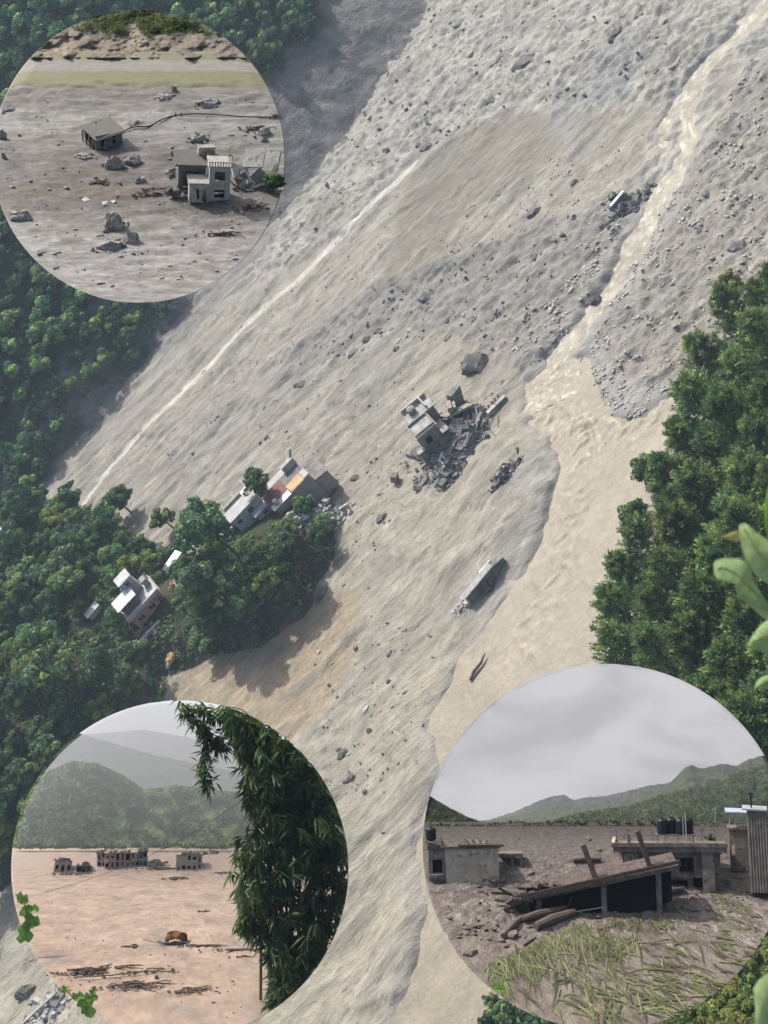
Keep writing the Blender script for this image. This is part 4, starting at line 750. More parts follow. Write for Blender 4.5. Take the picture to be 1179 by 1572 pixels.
# ================================================================== the three round scenes
# Each is a free standing round diorama: a mud sheet that climbs away from its lower rim, real houses, hills and sky behind.
class Disc:
    def __init__(s, cx, cy, Rd, D, pyb, pyh, W, tilt, k=1.):
        s.k = k; s.cx, s.cy, s.R, s.D, s.pyb, s.pyh, s.W, s.tilt = cx, cy, Rd, D, pyb, pyh, W, tilt
        s.A = ray(cx, cy); s.A /= np.linalg.norm(s.A); s.X = CX-s.A*(CX @ s.A); s.X /= np.linalg.norm(s.X); s.V = np.cross(s.X, s.A)
    def wv(s, py): return s.W*(s.pyb-np.asarray(py, float))/(s.pyb-s.pyh)
    def P(s, px, py, w):
        px, py, w = np.broadcast_arrays(np.asarray(px, float), np.asarray(py, float), np.asarray(w, float)); d = s.D+w*s.k
        return CAM+(F+CX*((px-589.5)/FPX)[..., None]+CY*((786-py)/FPX)[..., None])*d[..., None]
    def sc(s, w): return (s.D+w*s.k)/FPX
    def M(s, px, py, yaw=0, pitch=0, roll=0, k=1., dw=0, tilt=None, up=0):
        w = float(s.wv(py))+dw; t = R(s.tilt if tilt is None else tilt); p = s.P(px, py-up, w)
        u = math.cos(t)*s.V-math.sin(t)*s.A; f = math.cos(t)*s.A+math.sin(t)*s.V; q = s.sc(w)*k
        B = Matrix(((s.X[0], f[0], u[0], p[0]), (s.X[1], f[1], u[1], p[1]), (s.X[2], f[2], u[2], p[2]), (0, 0, 0, 1)))
        return B @ (Matrix.Rotation(R(yaw), 4, 'Z') @ Matrix.Rotation(R(pitch), 4, 'X') @ Matrix.Rotation(R(roll), 4, 'Y')) @ Matrix.Diagonal((q, q, q, 1))
    def half(s, py): return np.sqrt(np.maximum(0, s.R**2-(np.asarray(py, float)-s.cy)**2))
    def inside(s, px, py, m=0): return (px-s.cx)**2+(py-s.cy)**2 < (s.R-m)**2
    def sheet(s, name, py0, py1, ny, nx, m, wf=None, upf=None, colf=None, uvf=None, rim=.5, kind=struct):
        """sheet between two picture heights, its ends lying on the round rim; closed behind by a rim of real thickness"""
        t = np.linspace(0, 1, ny); py = py0+(py1-py0)*t; u = np.linspace(-1, 1, nx)
        PY = np.repeat(py[:, None], nx, 1); PX = s.cx+s.half(PY)*u[None]; px = PX.ravel(); py = PY.ravel()
        w = (wf or (lambda a, b: s.wv(b)))(px, py); e = 1-np.clip(np.hypot(px-s.cx, py-s.cy)/s.R, 0, 1); fade = np.clip(e*14, 0, 1)
        V = s.P(px, py, w)
        if upf is not None: V = V+s.V[None]*(upf(px, py)*fade*s.sc(w))[:, None]
        i, j = np.meshgrid(np.arange(nx-1), np.arange(ny-1)); a = (j*nx+i).ravel(); q = np.stack([a, a+nx, a+nx+1, a+1], 1)
        loop = np.concatenate([np.arange(nx), np.arange(2*nx-1, ny*nx, nx), np.arange(ny*nx-2, (ny-1)*nx-1, -1), np.arange((ny-2)*nx, 0, -nx)])
        ctr = V[loop].mean(0); B = V[loop]+(s.A*rim)[None]+(ctr-V[loop])*.03; n0 = len(V); k = np.arange(len(loop)); kn = (k+1) % len(loop)
        q = np.concatenate([q, np.stack([loop, loop[kn], n0+kn, n0+k], 1)]); V = np.concatenate([V, B])
        me = mesh_np(name, V, q, True)
        if colf is not None: c = colf(px, py); set_col(me, np.concatenate([c, c[loop]]))
        if uvf is not None:
            uu, vv = uvf(px, py); uu = np.concatenate([uu, uu[loop]]); vv = np.concatenate([vv, vv[loop]]); ly = me.uv_layers.new(name='UVMap')
            li = q.ravel(); ly.data.foreach_set('uv', np.stack([uu[li], vv[li]], 1).astype(np.float32).ravel())
        return kind(link(name, me, m))
    def ridge(s, name, prof, base, w0, w1, nx, ny, m, colf, bump=2., seed=0.):
        """hill from a base line up to its crest; leans back and bulges; trimmed to the round rim"""
        xs_ = np.linspace(s.cx-s.R, s.cx+s.R, nx); cr = np.interp(xs_, [p[0] for p in prof], [p[1] for p in prof])+1.2*fbm(xs_/9, 0*xs_+seed, 1., 3)
        t = np.linspace(0, 1, ny)[:, None]; PX = np.repeat(xs_[None], ny, 0); PY = base+(cr[None]-base)*t; W_ = w0+(w1-w0)*t+bump*.12*fbm(PX/26, PY/16, seed, 4)*np.sin(np.pi*t)
        px, py, w = PX.ravel(), PY.ravel(), W_.ravel(); d = np.hypot(px-s.cx, py-s.cy); k = np.where(d > s.R, s.R/np.maximum(d, 1), 1); px = s.cx+(px-s.cx)*k; py = s.cy+(py-s.cy)*k
        i, j = np.meshgrid(np.arange(nx-1), np.arange(ny-1)); a = (j*nx+i).ravel(); q = np.stack([a, a+1, a+nx+1, a+nx], 1)
        me = mesh_np(name, s.P(px, py, w), q, True); set_col(me, colf(PX.ravel(), PY.ravel(), t.repeat(nx, 1).ravel())); return struct(link(name, me, m)), (lambda x, tt: (base+(np.interp(x, xs_, cr)-base)*tt, w0+(w1-w0)*tt))
    def air(s, name, py0, py1, w0, w1, m, label):
        a = [(s.cx+s.R*.985*math.cos(t), s.cy-s.R*.985*math.sin(t)) for t in np.linspace(0, 2*math.pi, 120, endpoint=False)]
        a = [(x, min(max(y, py0), py1)) for x, y in a]; n = len(a); V = [s.P(x, y, w0) for x, y in a]+[s.P(x, y, w1) for x, y in a]
        me = bpy.data.meshes.new(name); me.from_pydata([tuple(v) for v in V], [], [tuple(range(n)), tuple(range(2*n-1, n-1, -1))]+[(i, n+i, n+(i+1) % n, (i+1) % n) for i in range(n)]); me.update()
        return stuff(link(name, me, m), label, 'mist')
def air_mat(name, dens, col=(.9, .92, .95)):
    m = bpy.data.materials.new(name); m.use_nodes = True; n = m.node_tree; n.nodes.remove(n.nodes['Principled BSDF']); v = n.nodes.new('ShaderNodeVolumePrincipled')
    v.inputs['Density'].default_value = dens; v.inputs['Color'].default_value = (*col, 1); v.inputs['Anisotropy'].default_value = 0.; n.links.new(v.outputs[0], n.nodes['Material Output'].inputs['Volume']); return m
def sky_mat(name, c0, c1, scale, strength, stretch=(1, 1, 1), lo=.35, hi=.7):
    m = bpy.data.materials.new(name); m.use_nodes = True; n = m.node_tree; n.nodes.remove(n.nodes['Principled BSDF']); L = n.links.new
    tc = n.nodes.new('ShaderNodeTexCoord'); mp = n.nodes.new('ShaderNodeMapping'); mp.inputs['Scale'].default_value = stretch; ns = n.nodes.new('ShaderNodeTexNoise'); ns.inputs['Scale'].default_value = scale; ns.inputs['Detail'].default_value = 5; ns.inputs['Roughness'].default_value = .5; ns.inputs['Distortion'].default_value = .4
    L(tc.outputs['UV'], mp.inputs[0]); L(mp.outputs[0], ns.inputs[0]); r = n.nodes.new('ShaderNodeValToRGB'); r.color_ramp.interpolation = 'EASE'; r.color_ramp.elements[0].position = lo; r.color_ramp.elements[1].position = hi; r.color_ramp.elements[0].color = (*c0, 1); r.color_ramp.elements[1].color = (*c1, 1); L(ns.outputs[0], r.inputs[0])
    m.cycles.emission_sampling = 'NONE'; e = n.nodes.new('ShaderNodeEmission'); e.inputs[1].default_value = strength; L(r.outputs[0], e.inputs[0]); L(e.outputs[0], n.nodes['Material Output'].inputs[0]); return m
def mound(md, px, py, wpx, hpx, label, m, cat='mound', sticks=0, k=None, name='mud_mound', seed=0, extra=0):
    """a lumpy heap of mud and stones, authored in picture units"""
    o = thing(name, label, cat, md.M(px, py, 0)); g = random.Random(seed or int(px*7+py)); r = rock_mesh(60+(seed or int(px)) % 40, 3, (1, .8, 1), .45); r.materials.append(m)
    b = link('heap', r, None, o); b.scale = (wpx/2, wpx*.45, hpx*.95); b.location = (0, 0, 0)
    for i in range(extra):
        c = link('stone', random.choice(ROCKS[3:]).copy(), None, o); c.data.materials.clear(); c.data.materials.append(m); q = wpx*g.uniform(.07, .2); c.scale = (q, q, q*g.uniform(.7, 1.2)); c.location = (g.uniform(-.6, .6)*wpx, g.uniform(-.5, .3)*wpx, q*.2); c.rotation_euler = (g.random(), g.random(), g.random()*6)
    for i in range(sticks):
        a = (g.uniform(-.4, .4)*wpx, g.uniform(-.3, .1)*wpx, hpx*.3); e = (a[0]+g.uniform(-.5, .5)*wpx, a[1]+g.uniform(-.2, .2)*wpx, hpx*g.uniform(.5, 1.25)); MB().tube([a, e], [.7, .3], 5).build('stick', M_wood, o)
    return o
M_gmud = mat('grey_mud_heap', (.31, .295, .262), .9, .4, 1.5, .07, 3.)
M_tmud = mat('tan_mud_heap', (.32, .25, .19), .85, .35, .35, .3, .9)
M_wall1 = mat('grey_weathered_wall', (.42, .405, .36), .9, .2, .12, 0, dirt=((.24, .22, .19), .09, .55))
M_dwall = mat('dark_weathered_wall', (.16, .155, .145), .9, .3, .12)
M_pal2 = mat('pale_broken_plaster', (.42, .355, .30), .9, .2, .1, dirt=((.3, .26, .22), .12, .55))
M_dmud1 = mud_mat('grey_flat_mud', (1, 1, 1), 1.1, 4.4, (.5, 1.45), .03, .65, .3, 'UV', warp=(.5, .5))
M_dwat1 = mud_mat('olive_water', (1, 3, 1), 1.5, 6., (.85, 1.15), .006, .65, .2, 'UV')
M_hill1 = mat('bank_cover', (1, 1, 1), .95, .35, 5., .05, 9., attr='Col')
M_hill = mat('hill_cover', (1, 1, 1), .95, .3, 1.4, .25, 3., attr='Col')

# ------------------------------------------------------------------ round scene one: grey mud plain with a sunken house and a broken tower house
D1 = Disc(213, 240, 225, 32., 465, 88, 51., 27, .267)
def uv1(px, py): return px/75, (465-py)/13
def col1(px, py):
    c = np.tile(np.array([.185, .174, .155]), (len(px), 1))
    def put(m, k): nonlocal c; c = c*(1-m[:, None])+np.array(k)*m[:, None]
    n = fbm(px/90, py/12, 3., 4); m2 = fbm(px/70+5, py/7, 9., 4); f = fbm(px/30, py/3.5, 14., 3)
    put(.85*sstep(216, 240, py+10*n)*sstep(345, 318, py+10*n)*sstep(470, 300, px+60*n), (0.105, 0.096, 0.082))
    put(.8*sstep(132, 142, py)*sstep(172, 158, py+6*n)*sstep(330, 230, px), (0.139, 0.128, 0.109)); put(.7*sstep(160, 176, py+5*n)*sstep(214, 196, py+5*n), (0.277, 0.267, 0.242))
    put(.8*sstep(335, 372, py+16*n), (0.252, 0.242, 0.222)); put(.5*sstep(.1, .5, m2), (0.126, 0.116, 0.101)); put(.7*sstep(.25, .6, f)*(.35+.65*sstep(340, 380, py)), (0.378, 0.365, 0.335))
    for x, y, a, b in ((95, 292, 130, 16), (65, 325, 34, 6), (250, 243, 26, 5), (110, 268, 36, 6), (150, 303, 70, 8), (190, 145, 44, 3), (110, 166, 56, 3)):
        put(.7*np.exp(-((px-x)/a)**2-((py-y)/b)**2)*sstep(-.5, .4, m2+.15), (.105, .068, .036))
    return c*.86
D1.sheet('grey_mud_plain', 465, 84, 230, 240, M_dmud1, None, lambda x, y: 2.4*fbm(x/60, y/9, 2., 4)*sstep(84, 130, y)+.6*np.abs(fbm(x/24, y/3.0, 5., 3))*sstep(84, 140, y), col1, uv1)
def colw(px, py):
    c = np.tile(np.array([.19, .178, .098]), (len(px), 1)); b = sstep(94, 97, py+2*fbm(px/60, py/5, 2.))*sstep(113, 109, py+2*fbm(px/50, py/5, 4.)); c = c*(1-b[:, None])+np.array([.25, .238, .205])*b[:, None]
    e = sstep(118, 108, py+.02*(px-200)); return c*(1-.25*e[:, None])+np.array([.24, .22, .18])*.25*e[:, None]
D1.sheet('olive_river', 142, 82, 40, 160, M_dwat1, None, lambda x, y: 2.6-7*sstep(128, 143, y+7*fbm(x/60, y/9, 6., 4))+.5*fbm(x/9, y/3, 3., 3)*sstep(96, 100, y)*sstep(112, 106, y), colw, uv1)
def colh(px, py):
    n = fbm(px/30, py/14, 4., 4); c = np.tile(np.array([.21, .18, .14]), (len(px), 1)); gr = sstep(62, 50, py+12*n+np.abs(px-225)*.10); gul = np.exp(-((px-205-.3*(py-50))/13)**2); c = c*(1-gr[:, None]*.9)+np.array([.05, .075, .02])*.9*gr[:, None]
    k = np.clip(gul+.8*np.exp(-((px-90)/22)**2), 0, 1)*sstep(30, 45, py); c = c*(1-.8*k[:, None])+np.array([.36, .30, .21])*.8*k[:, None]; return c*(1+.3*fbm(px/6, py/5, 8., 3))[:, None]
D1.sheet('river_bank_hill', 89, 15.5, 70, 150, M_hill1, lambda x, y: 50.4+(89-y)*.17+1.6*fbm(x/30, y/20, 3., 4), None, colh, uv1)
g = np.random.default_rng(8); px = g.uniform(90, 345, 1500); py = g.uniform(17, 62, 1500); ok = (py < 52-np.abs(px-225)*.08-10*fbm(px/30, py/14, 4., 4)) & (np.abs(px-203) > 7*(py > 24)) & D1.inside(px, py, 4); px, py = px[ok], py[ok]
cl = leaf_cloud(D1.P(px, py, 49.8+(89-py)*.17+1.6*fbm(px/30, py/20, 3., 4)), np.full(len(px), .077), [np.array(((.07, .11, .02), (.05, .085, .02), (.10, .14, .025))[i % 3]) for i in range(len(px))], 16, .025, seed=3)
stuff(link('bank_scrub', foliage_mesh('bank_scrub', cl, M_leaf)), 'green scrub along the crest of the river bank in the upper disc', 'scrub')
g = random.Random(5)
for i in range(26):
    x, y = (g.gauss(210, 14), g.uniform(50, 86)) if i < 16 else (g.uniform(65, 105), g.uniform(60, 86))
    o = link('bank_stone', ROCKSW[3+i % 3]); s_ = g.uniform(1.0, 3.2); o.matrix_world = D1.M(x, y, g.uniform(0, 180), k=s_, dw=-.4); tag(o, 'pale stone in the gully of the river bank of the upper disc' if i < 16 else 'pale stone at the left foot of the river bank in the upper disc', 'stone', 'stones of the bank gully' if i < 16 else 'stones at the bank foot')
# sunken house
h = thing('sunken_house', 'low house with a tilted sheet roof sunk to its lintels in grey mud', 'house', D1.M(148, 230, 25))
MB().wall((0, 0), (44, 0), 22, 2, ((8, 14, 2, 15), (27, 33, 4, 11), (27, 33, 14, 18))).build('wall', M_dwall, h); MB().wall((0, 46), (0, 2), 16, 2, ((6, 18, 0, 13), (22, 34, 0, 13), (37, 43, 0, 13))).build('wall', M_dwall, h)
MB().wall((44, 2), (44, 46), 22, 2).build('wall', M_dwall, h); MB().wall((42, 46), (2, 46), 18, 2).build('wall', M_dwall, h); MB().box((2, 2, -3), (42, 44, .4)).build('floor', M_dwall, h)
MB().box((-3, -4, 17.5), (48, 50, 19), 0, 0, -6, (0, 20, 17.5)).build('roof', M_gmud, h); MB().box((-2, -5.2, 16.6), (49, -3.9, 18.2), 0, 0, -6, (0, 20, 17.5)).build('roof_edge', M_tin, h)
for a in (4, 14, 27, 40): MB().beam((-4, a, -2), (-4.5, a, 16), 1.6).build('porch_post', M_wood, h)
for a, b in ((20, 44), (30, 46)): MB().rubble(5, (3, 2, 5), 3, 19, 1).build('roof_clod', M_dwall, h).location = (a, b, 0)
# broken tower house
h = thing('tower_house', 'pale two storey tower house with square dark openings, half collapsed', 'house', D1.M(320, 310, 2, 0, 2.5))
MB().wall((0, 0), (32, 0), 58, 2.2, ((8, 24, 7, 21), (8, 24, 36, 51))).build('wall', M_wall1, h); MB().wall((32, 2.2), (32, 30), 58, 2.2).build('wall', M_wall1, h); MB().wall((0, 30), (0, 2.2), 58, 2.2, ((10, 20, 36, 50),)).build('wall', M_wall1, h); MB().wall((29.6, 32), (2.4, 32), 58, 2.2).build('wall', M_wall1, h)
MB().box((-1.5, -1.5, 58.1), (33.5, 33.5, 60)).build('roof', M_wall1, h)
for i in range(9): MB().box((-1+i*4.1, -1.4, 60.1), (.8+i*4.1, .4, 66)).build('baluster', M_wall1, h)
MB().box((-1.6, -1.7, 66.05), (35, .6, 67.6)).build('rail', M_wall1, h); MB().beam((33, 4, 60), (34, 4, 78), 1.6).build('post', M_wall1, h); MB().beam((31, 20, 60), (30, 21, 80), 1.4).build('post', M_wall1, h)
MB().wall((-30, -3), (-.2, -3), 31, 2, ((13, 27, 0, 21),)).build('annex_wall', M_wall1, h); MB().wall((-30, 22), (-30, -1), 31, 2).build('annex_wall', M_pale, h); MB().box((-32, -5, 31.1), (-.2, 24, 33.5)).build('annex_roof', M_wall1, h)
MB().box((-16, -4, 2), (-10, -3.2, 20), 8, -12, 14).build('hanging_sheet', M_pale, h); MB().box((-19, -4.5, 8), (-15.5, -3.7, 24), -8, -10, -10).build('door_leaf', M_tank, h)
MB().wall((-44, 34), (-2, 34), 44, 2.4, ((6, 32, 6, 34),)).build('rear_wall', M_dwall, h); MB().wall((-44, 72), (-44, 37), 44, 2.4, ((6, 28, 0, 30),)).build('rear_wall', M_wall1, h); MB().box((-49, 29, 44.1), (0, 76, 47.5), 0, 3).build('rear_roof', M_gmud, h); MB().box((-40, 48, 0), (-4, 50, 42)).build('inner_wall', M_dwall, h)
MB().box((-12, 60, 48), (14, 70, 60), 8).build('roof_tank', M_pal2, h); MB().rubble(26, (14, 9, 10), 7, 46).build('roof_rubble', M_tmud, h).location = (6, 52, 0)
MB().beam((-44, 36, 0), (-40, 36, 44), 3.4).build('column', M_wall1, h); MB().rubble(26, (14, 9, 8), 8, 0, .8).build('rubble', M_gmud, h).location = (-48, 28, 0)
h = thing('fallen_slabs', 'pale concrete slabs fallen in a heap right of the tower house', 'ruin', D1.M(385, 290, 0))
for nm, m_, lo, hi, a in (('slab', M_wall1, (-32, 10, 12), (4, 38, 15), (10, 26, 34)), ('slab', M_wall1, (-8, 34, 24), (26, 66, 27), (-16, 34, -14)), ('slab', M_wall1, (22, 30, 20), (50, 62, 23), (-22, 48, -24)), ('wall_piece', M_conc, (2, 4, 4), (30, 7, 26), (-10, -8, 40)), ('wall_piece', M_conc, (-24, 16, 2), (-4, 19, 18), (14, 10, -30)), ('slab', M_wall1, (26, -14, 0), (50, -8, 2.5), (28, 4, -6))): MB().box(lo, hi, *a).build(nm, m_, h)
MB().rubble(46, (30, 20, 12), 7, 0, .5, 2).build('rubble', M_conc, h)
for i in range(12): a = np.array([RNG.uniform(-26, 36), RNG.uniform(-6, 26), 2]); MB().beam(a, a+np.array([RNG.normal()*16, RNG.normal()*8, RNG.uniform(4, 26)]), 1.3).build('beam', M_wood, h)
o = plant(BROAD[3], (0, 0, 0), 1, 'bush', 'dark green bush at the right rim of the upper disc beside fallen slabs', 'bush'); o.matrix_world = D1.M(419, 292, 40, k=5.2, up=-10)
# heaps of mud and debris
for i, (x, y, a, b, lb, st, ex) in enumerate([(173, 256, 26, 22, 'left of the twin muddy boulders below the sunken house', 1, 5), (203, 250, 26, 16, 'right of the twin muddy boulders below the sunken house', 1, 4), (178, 349, 34, 24, 'tall knobbly heap of mud in the lower middle of the upper disc', 1, 9), (200, 372, 26, 17, 'grey gravel heap with a peak low in the upper disc', 1, 12), (168, 380, 42, 12, 'flat grey gravel heap lowest in the upper disc', 0, 14),
        (33, 334, 34, 12, 'round low mud dome at the left rim of the upper disc', 0, 2), (217, 279, 22, 9, 'small pale mud dome left of the tower house', 0, 3), (318, 160, 32, 9, 'dark muddy heap near the far right shore of the upper disc', 3, 8), (268, 140, 9, 10, 'small snag of mud at the river edge of the upper disc', 4, 2), (253, 150, 32, 6, 'flat low heap left of the snag by the river', 1, 5),
        (303, 213, 30, 11, 'pale rubble heap above the tower house', 2, 10), (405, 205, 26, 9, 'driftwood covered heap at the right of the upper disc', 6, 4), (282, 234, 30, 7, 'low mud swell behind the tower house', 1, 3), (128, 241, 28, 6, 'low mud swell below the sunken house corner', 0, 3), (14, 170, 22, 6, 'dark heap at the upper left rim of the upper disc', 1, 6), (5, 212, 10, 16, 'pointed dark heap on the left rim of the upper disc', 0, 3), (6, 243, 8, 10, 'small dark heap on the left rim below the pointed one', 0, 3), (425, 180, 14, 6, 'dark heap at the right rim where the pipe ends', 2, 3), (207, 190, 20, 5, 'dark mud lump where the pipe leaves the sunken house', 3, 3), (405, 216, 12, 7, 'small pale dome at the right of the upper disc', 0, 1), (268, 268, 22, 12, 'mud heap against the left corner of the tower house', 2, 6)]):
    mound(D1, x, y, a, b, lb, M_gmud, 'mound', st, seed=i+1, extra=ex)
def drift(md, px, py, n, ext, label, m=M_wood, name='driftwood', k=1., th=.9, leaf=0):
    o = thing(name, label, 'driftwood', md.M(px, py, 0)); g = random.Random(int(px*3+py))
    for i in range(n):
        a = (g.uniform(-1, 1)*ext[0]*.6, g.uniform(-1, 1)*ext[1]*.5, g.uniform(.2, ext[2])); ang = g.gauss(0, .35); L = ext[0]*g.uniform(.3, .8)
        MB().tube([a, (a[0]+L*.5*math.cos(ang), a[1]+L*.5*math.sin(ang), a[2]+g.uniform(-.2, .5)*ext[2]), (a[0]+L*math.cos(ang), a[1]+L*math.sin(ang), a[2]*.6)], [th, th*.8, th*.35], 5).build('branch', m, o)
    mb = MB()
    for i in range(n*5):
        p_ = np.array([g.gauss(.1, .55)*ext[0], g.gauss(0, .5)*ext[1], .3]); z_ = np.array([g.uniform(.6, 3.2)*th, g.uniform(.5, 2)*th, g.uniform(.3, 1.2)*th]); mb.box(p_-z_, p_+z_, g.uniform(0, 180), g.uniform(-20, 20), g.uniform(-20, 20))
    mb.build('litter_debris', m, o)
    return o
for x, y, n, e, lb in [(340, 362, 16, (34, 14, 6), 'tangle of driftwood low on the right of the upper disc'), (155, 281, 6, (16, 8, 4), 'small dark sticks on the brown wet mud of the upper disc'), (225, 300, 8, (26, 10, 3), 'thin line of twigs left of the tower house'), (395, 199, 8, (26, 10, 5), 'branches lying across the mud at the right of the upper disc'), (385, 322, 7, (40, 26, 2), 'twisted cable like branches below the fallen slabs'), (242, 291, 6, (20, 6, 3), 'broken sticks close left of the tower house wall')]: drift(D1, x, y, n, e, lb)
o = MB().tube([D1.P(x, y-2.2, float(D1.wv(y))-.05) for x, y in [(v[0], v[1]) for v in spline([(186, 206), (205, 197), (228, 196), (248, 186), (266, 180), (296, 177), (330, 178), (370, 181), (410, 182), (428, 181)], 5)]], .021, 6).build('black_pipe', M_tank); tag(o, 'long thin black pipe crossing the mud from the sunken house', 'pipe')
for x, y, m_, lb in [(163, 314, M_white, 'white sheet scrap lying on the dark mud of the upper disc'), (172, 311, M_pale, 'pale scrap right of the white sheet on dark mud'), (132, 307, M_white, 'small white scrap left of the larger sheet')]:
    o = MB().box((-5, -5, -.5), (5, 5, .8), jit=1.2).build('sheet_scrap', m_); o.matrix_world = D1.M(x, y, random.uniform(0, 60)); tag(o, lb, 'scrap')
def disc_clods(md, name, n, poly, smin, smax, hy, m, label, seed, up=.15):
    g_ = np.random.default_rng(seed); base = rock_mesh(52, 1); bv = np.array([v.co[:] for v in base.vertices]); bf = np.array([p.vertices[:] for p in base.polygons])
    xs_ = np.array([p[0] for p in poly]); ys_ = np.array([p[1] for p in poly]); px = g_.uniform(xs_.min(), xs_.max(), n*3); py = g_.uniform(ys_.min(), ys_.max(), n*3)
    ok = (poly_sd(poly, px, py) > 0) & (fbm(px/40, py/12, seed, 3)+g_.normal(size=len(px))*.3 > .05) & md.inside(px, py, 6); px, py = px[ok][:n], py[ok][:n]; n_ = len(px)
    q = (py-hy)/300; w_ = md.wv(py); sz = (smin+(smax-smin)*g_.random(n_)**4)*q*md.sc(w_); P_ = md.P(px, py, w_); a = g_.random(n_)*6.28; ca, sa = np.cos(a)[:, None], np.sin(a)[:, None]
    v = bv[None]*sz[:, None, None]*np.stack([g_.uniform(.8, 1.8, n_), g_.uniform(.6, 1.1, n_), g_.uniform(.4, .9, n_)], 1)[:, None]; x_, y_ = v[..., 0]*ca-v[..., 1]*sa, v[..., 0]*sa+v[..., 1]*ca
    V = P_[:, None]+x_[..., None]*md.X+y_[..., None]*md.A+(v[..., 2]+up*sz[:, None])[..., None]*md.V
    stuff(link(name, mesh_np(name, V.reshape(-1, 3), (bf[None]+(np.arange(n_)*len(bv))[:, None, None]).reshape(-1, 3)), m), label, 'clods')
disc_clods(D1, 'plain_clods', 700, [(0, 150), (430, 150), (440, 300), (330, 440), (100, 440), (0, 330)], .6, 4.5, -60, M_gmud, 'small clods of mud strewn over the grey plain of the upper disc', 71)
# two walkers
def person_mesh(step):
    V = [(0, 0, 4.6), (0, 0, 5.8), (0, 0, 7.1), (0, 0, 7.6), (0, -.05, 8.5), (-.9, 0, 6.9), (-1.15, .1, 5.7), (-1.05, -.3, 4.7), (.9, 0, 6.9), (1.15, -.1, 5.7), (1.0, -.45, 4.8), (-.42, 0, 4.4), (-.5-step*.3, .2, 2.3), (-.55-step*.5, .5, .1), (.42, 0, 4.4), (.5+step*.3, -.2, 2.3), (.5+step*.6, -.3, .1), (-.6-step*.5, .1, 0), (.55+step*.6, -.75, 0)]
    E = [(0, 1), (1, 2), (2, 3), (3, 4), (2, 5), (5, 6), (6, 7), (2, 8), (8, 9), (9, 10), (0, 11), (11, 12), (12, 13), (0, 14), (14, 15), (15, 16), (13, 17), (16, 18)]
    rr = [.62, .6, .72, .3, .55, .32, .25, .2, .32, .25, .2, .45, .34, .22, .45, .34, .22, .16, .16]
    me = bpy.data.meshes.new('person'); me.from_pydata(V, E, []); o = bpy.data.objects.new('person', me); COL.objects.link(o); md = o.modifiers.new('skin', 'SKIN')
    for i, r_ in enumerate(rr): me.skin_vertices[0].data[i].radius = (r_, r_)
    me.skin_vertices[0].data[0].use_root = True; sb = o.modifiers.new('sub', 'SUBSURF'); sb.levels = sb.render_levels = 1; return o
def cloth_mat(name, top, bot):
    m = bpy.data.materials.new(name); m.use_nodes = True; n = m.node_tree; L = n.links.new; tc = n.nodes.new('ShaderNodeTexCoord'); sp_ = n.nodes.new('ShaderNodeSeparateXYZ'); L(tc.outputs['Object'], sp_.inputs[0])
    mr = n.nodes.new('ShaderNodeMath'); mr.operation = 'DIVIDE'; mr.inputs[1].default_value = 10; L(sp_.outputs[2], mr.inputs[0]); r = n.nodes.new('ShaderNodeValToRGB'); r.color_ramp.interpolation = 'CONSTANT'; e = r.color_ramp.elements; e[0].position = 0; e[0].color = (*bot, 1); e[1].position = .47; e[1].color = (*top, 1)
    q = e.new(.745); q.color = (.22, .12, .08, 1); q = e.new(.86); q.color = (.01, .01, .01, 1); L(mr.outputs[0], r.inputs[0]); L(r.outputs[0], n.nodes['Principled BSDF'].inputs['Base Color']); n.nodes['Principled BSDF'].inputs['Roughness'].default_value = .9; return m
for x, y, st, tp, bt, lb in [(270, 181, .5, (.03, .03, .035), (.02, .02, .03), 'person in dark clothes walking on the mud by the pipe, left one'), (278, 180, -.4, (.25, .24, .24), (.04, .04, .05), 'person in a lighter top walking on the mud by the pipe, right one')]:
    o = person_mesh(st); o.data.materials.append(cloth_mat('clothes', tp, bt)); o.matrix_world = D1.M(x, y, random.uniform(-40, 40), k=1.05); tag(o, lb, 'person')

# ------------------------------------------------------------------ round scene two: flooded valley seen past bamboo
D2 = Disc(276, 1334, 259, 70., 1594, 1302, 26., 5)
M_dmud2 = mud_mat('pink_flood_mud', (.5, 1, 1), .9, 3.6, (.74, 1.16), .03, .16, .6, 'UV', warp=(.4, .8), veins=.7)
def uv2(px, py): q = np.maximum(py-1289, 4); return (px-276)/q*5.0, 2600/q*.5
def col2(px, py):
    u, v = uv2(px, py); c = np.tile(np.array([.35, .262, .202]), (len(px), 1))
    def put(m, k): nonlocal c; c = c*(1-m[:, None])+np.array(k)*m[:, None]
    n = fbm(u*.5, v*.9, 3., 4); put(.8*sstep(.05, .45, n), (.27, .215, .18)); put(.5*sstep(.15, .6, -n), (.40, .31, .245)); put(.45*sstep(1350, 1320, py+10*n), (.36, .295, .245)); put(.8*np.exp(-((px-60)/70)**2-((py-1305)/4)**2), (.50, .37, .285))
    for x, y, a, b in ((345, 1560, 50, 14), (400, 1530, 60, 12), (150, 1440, 60, 5), (330, 1455, 70, 6), (430, 1480, 60, 10)): put(.55*np.exp(-((px-x)/a)**2-((py-y)/b)**2)*sstep(-.4, .4, fbm(u, v*1.5, 8., 3)), (.30, .27, .25))
    return c
D2.sheet('flood_mud', 1594, 1302, 220, 220, M_dmud2, None, lambda x, y: (y-1285)/300*(2.2*fbm(*[k*.8 for k in uv2(x, y)], 2., 4)), col2, uv2)
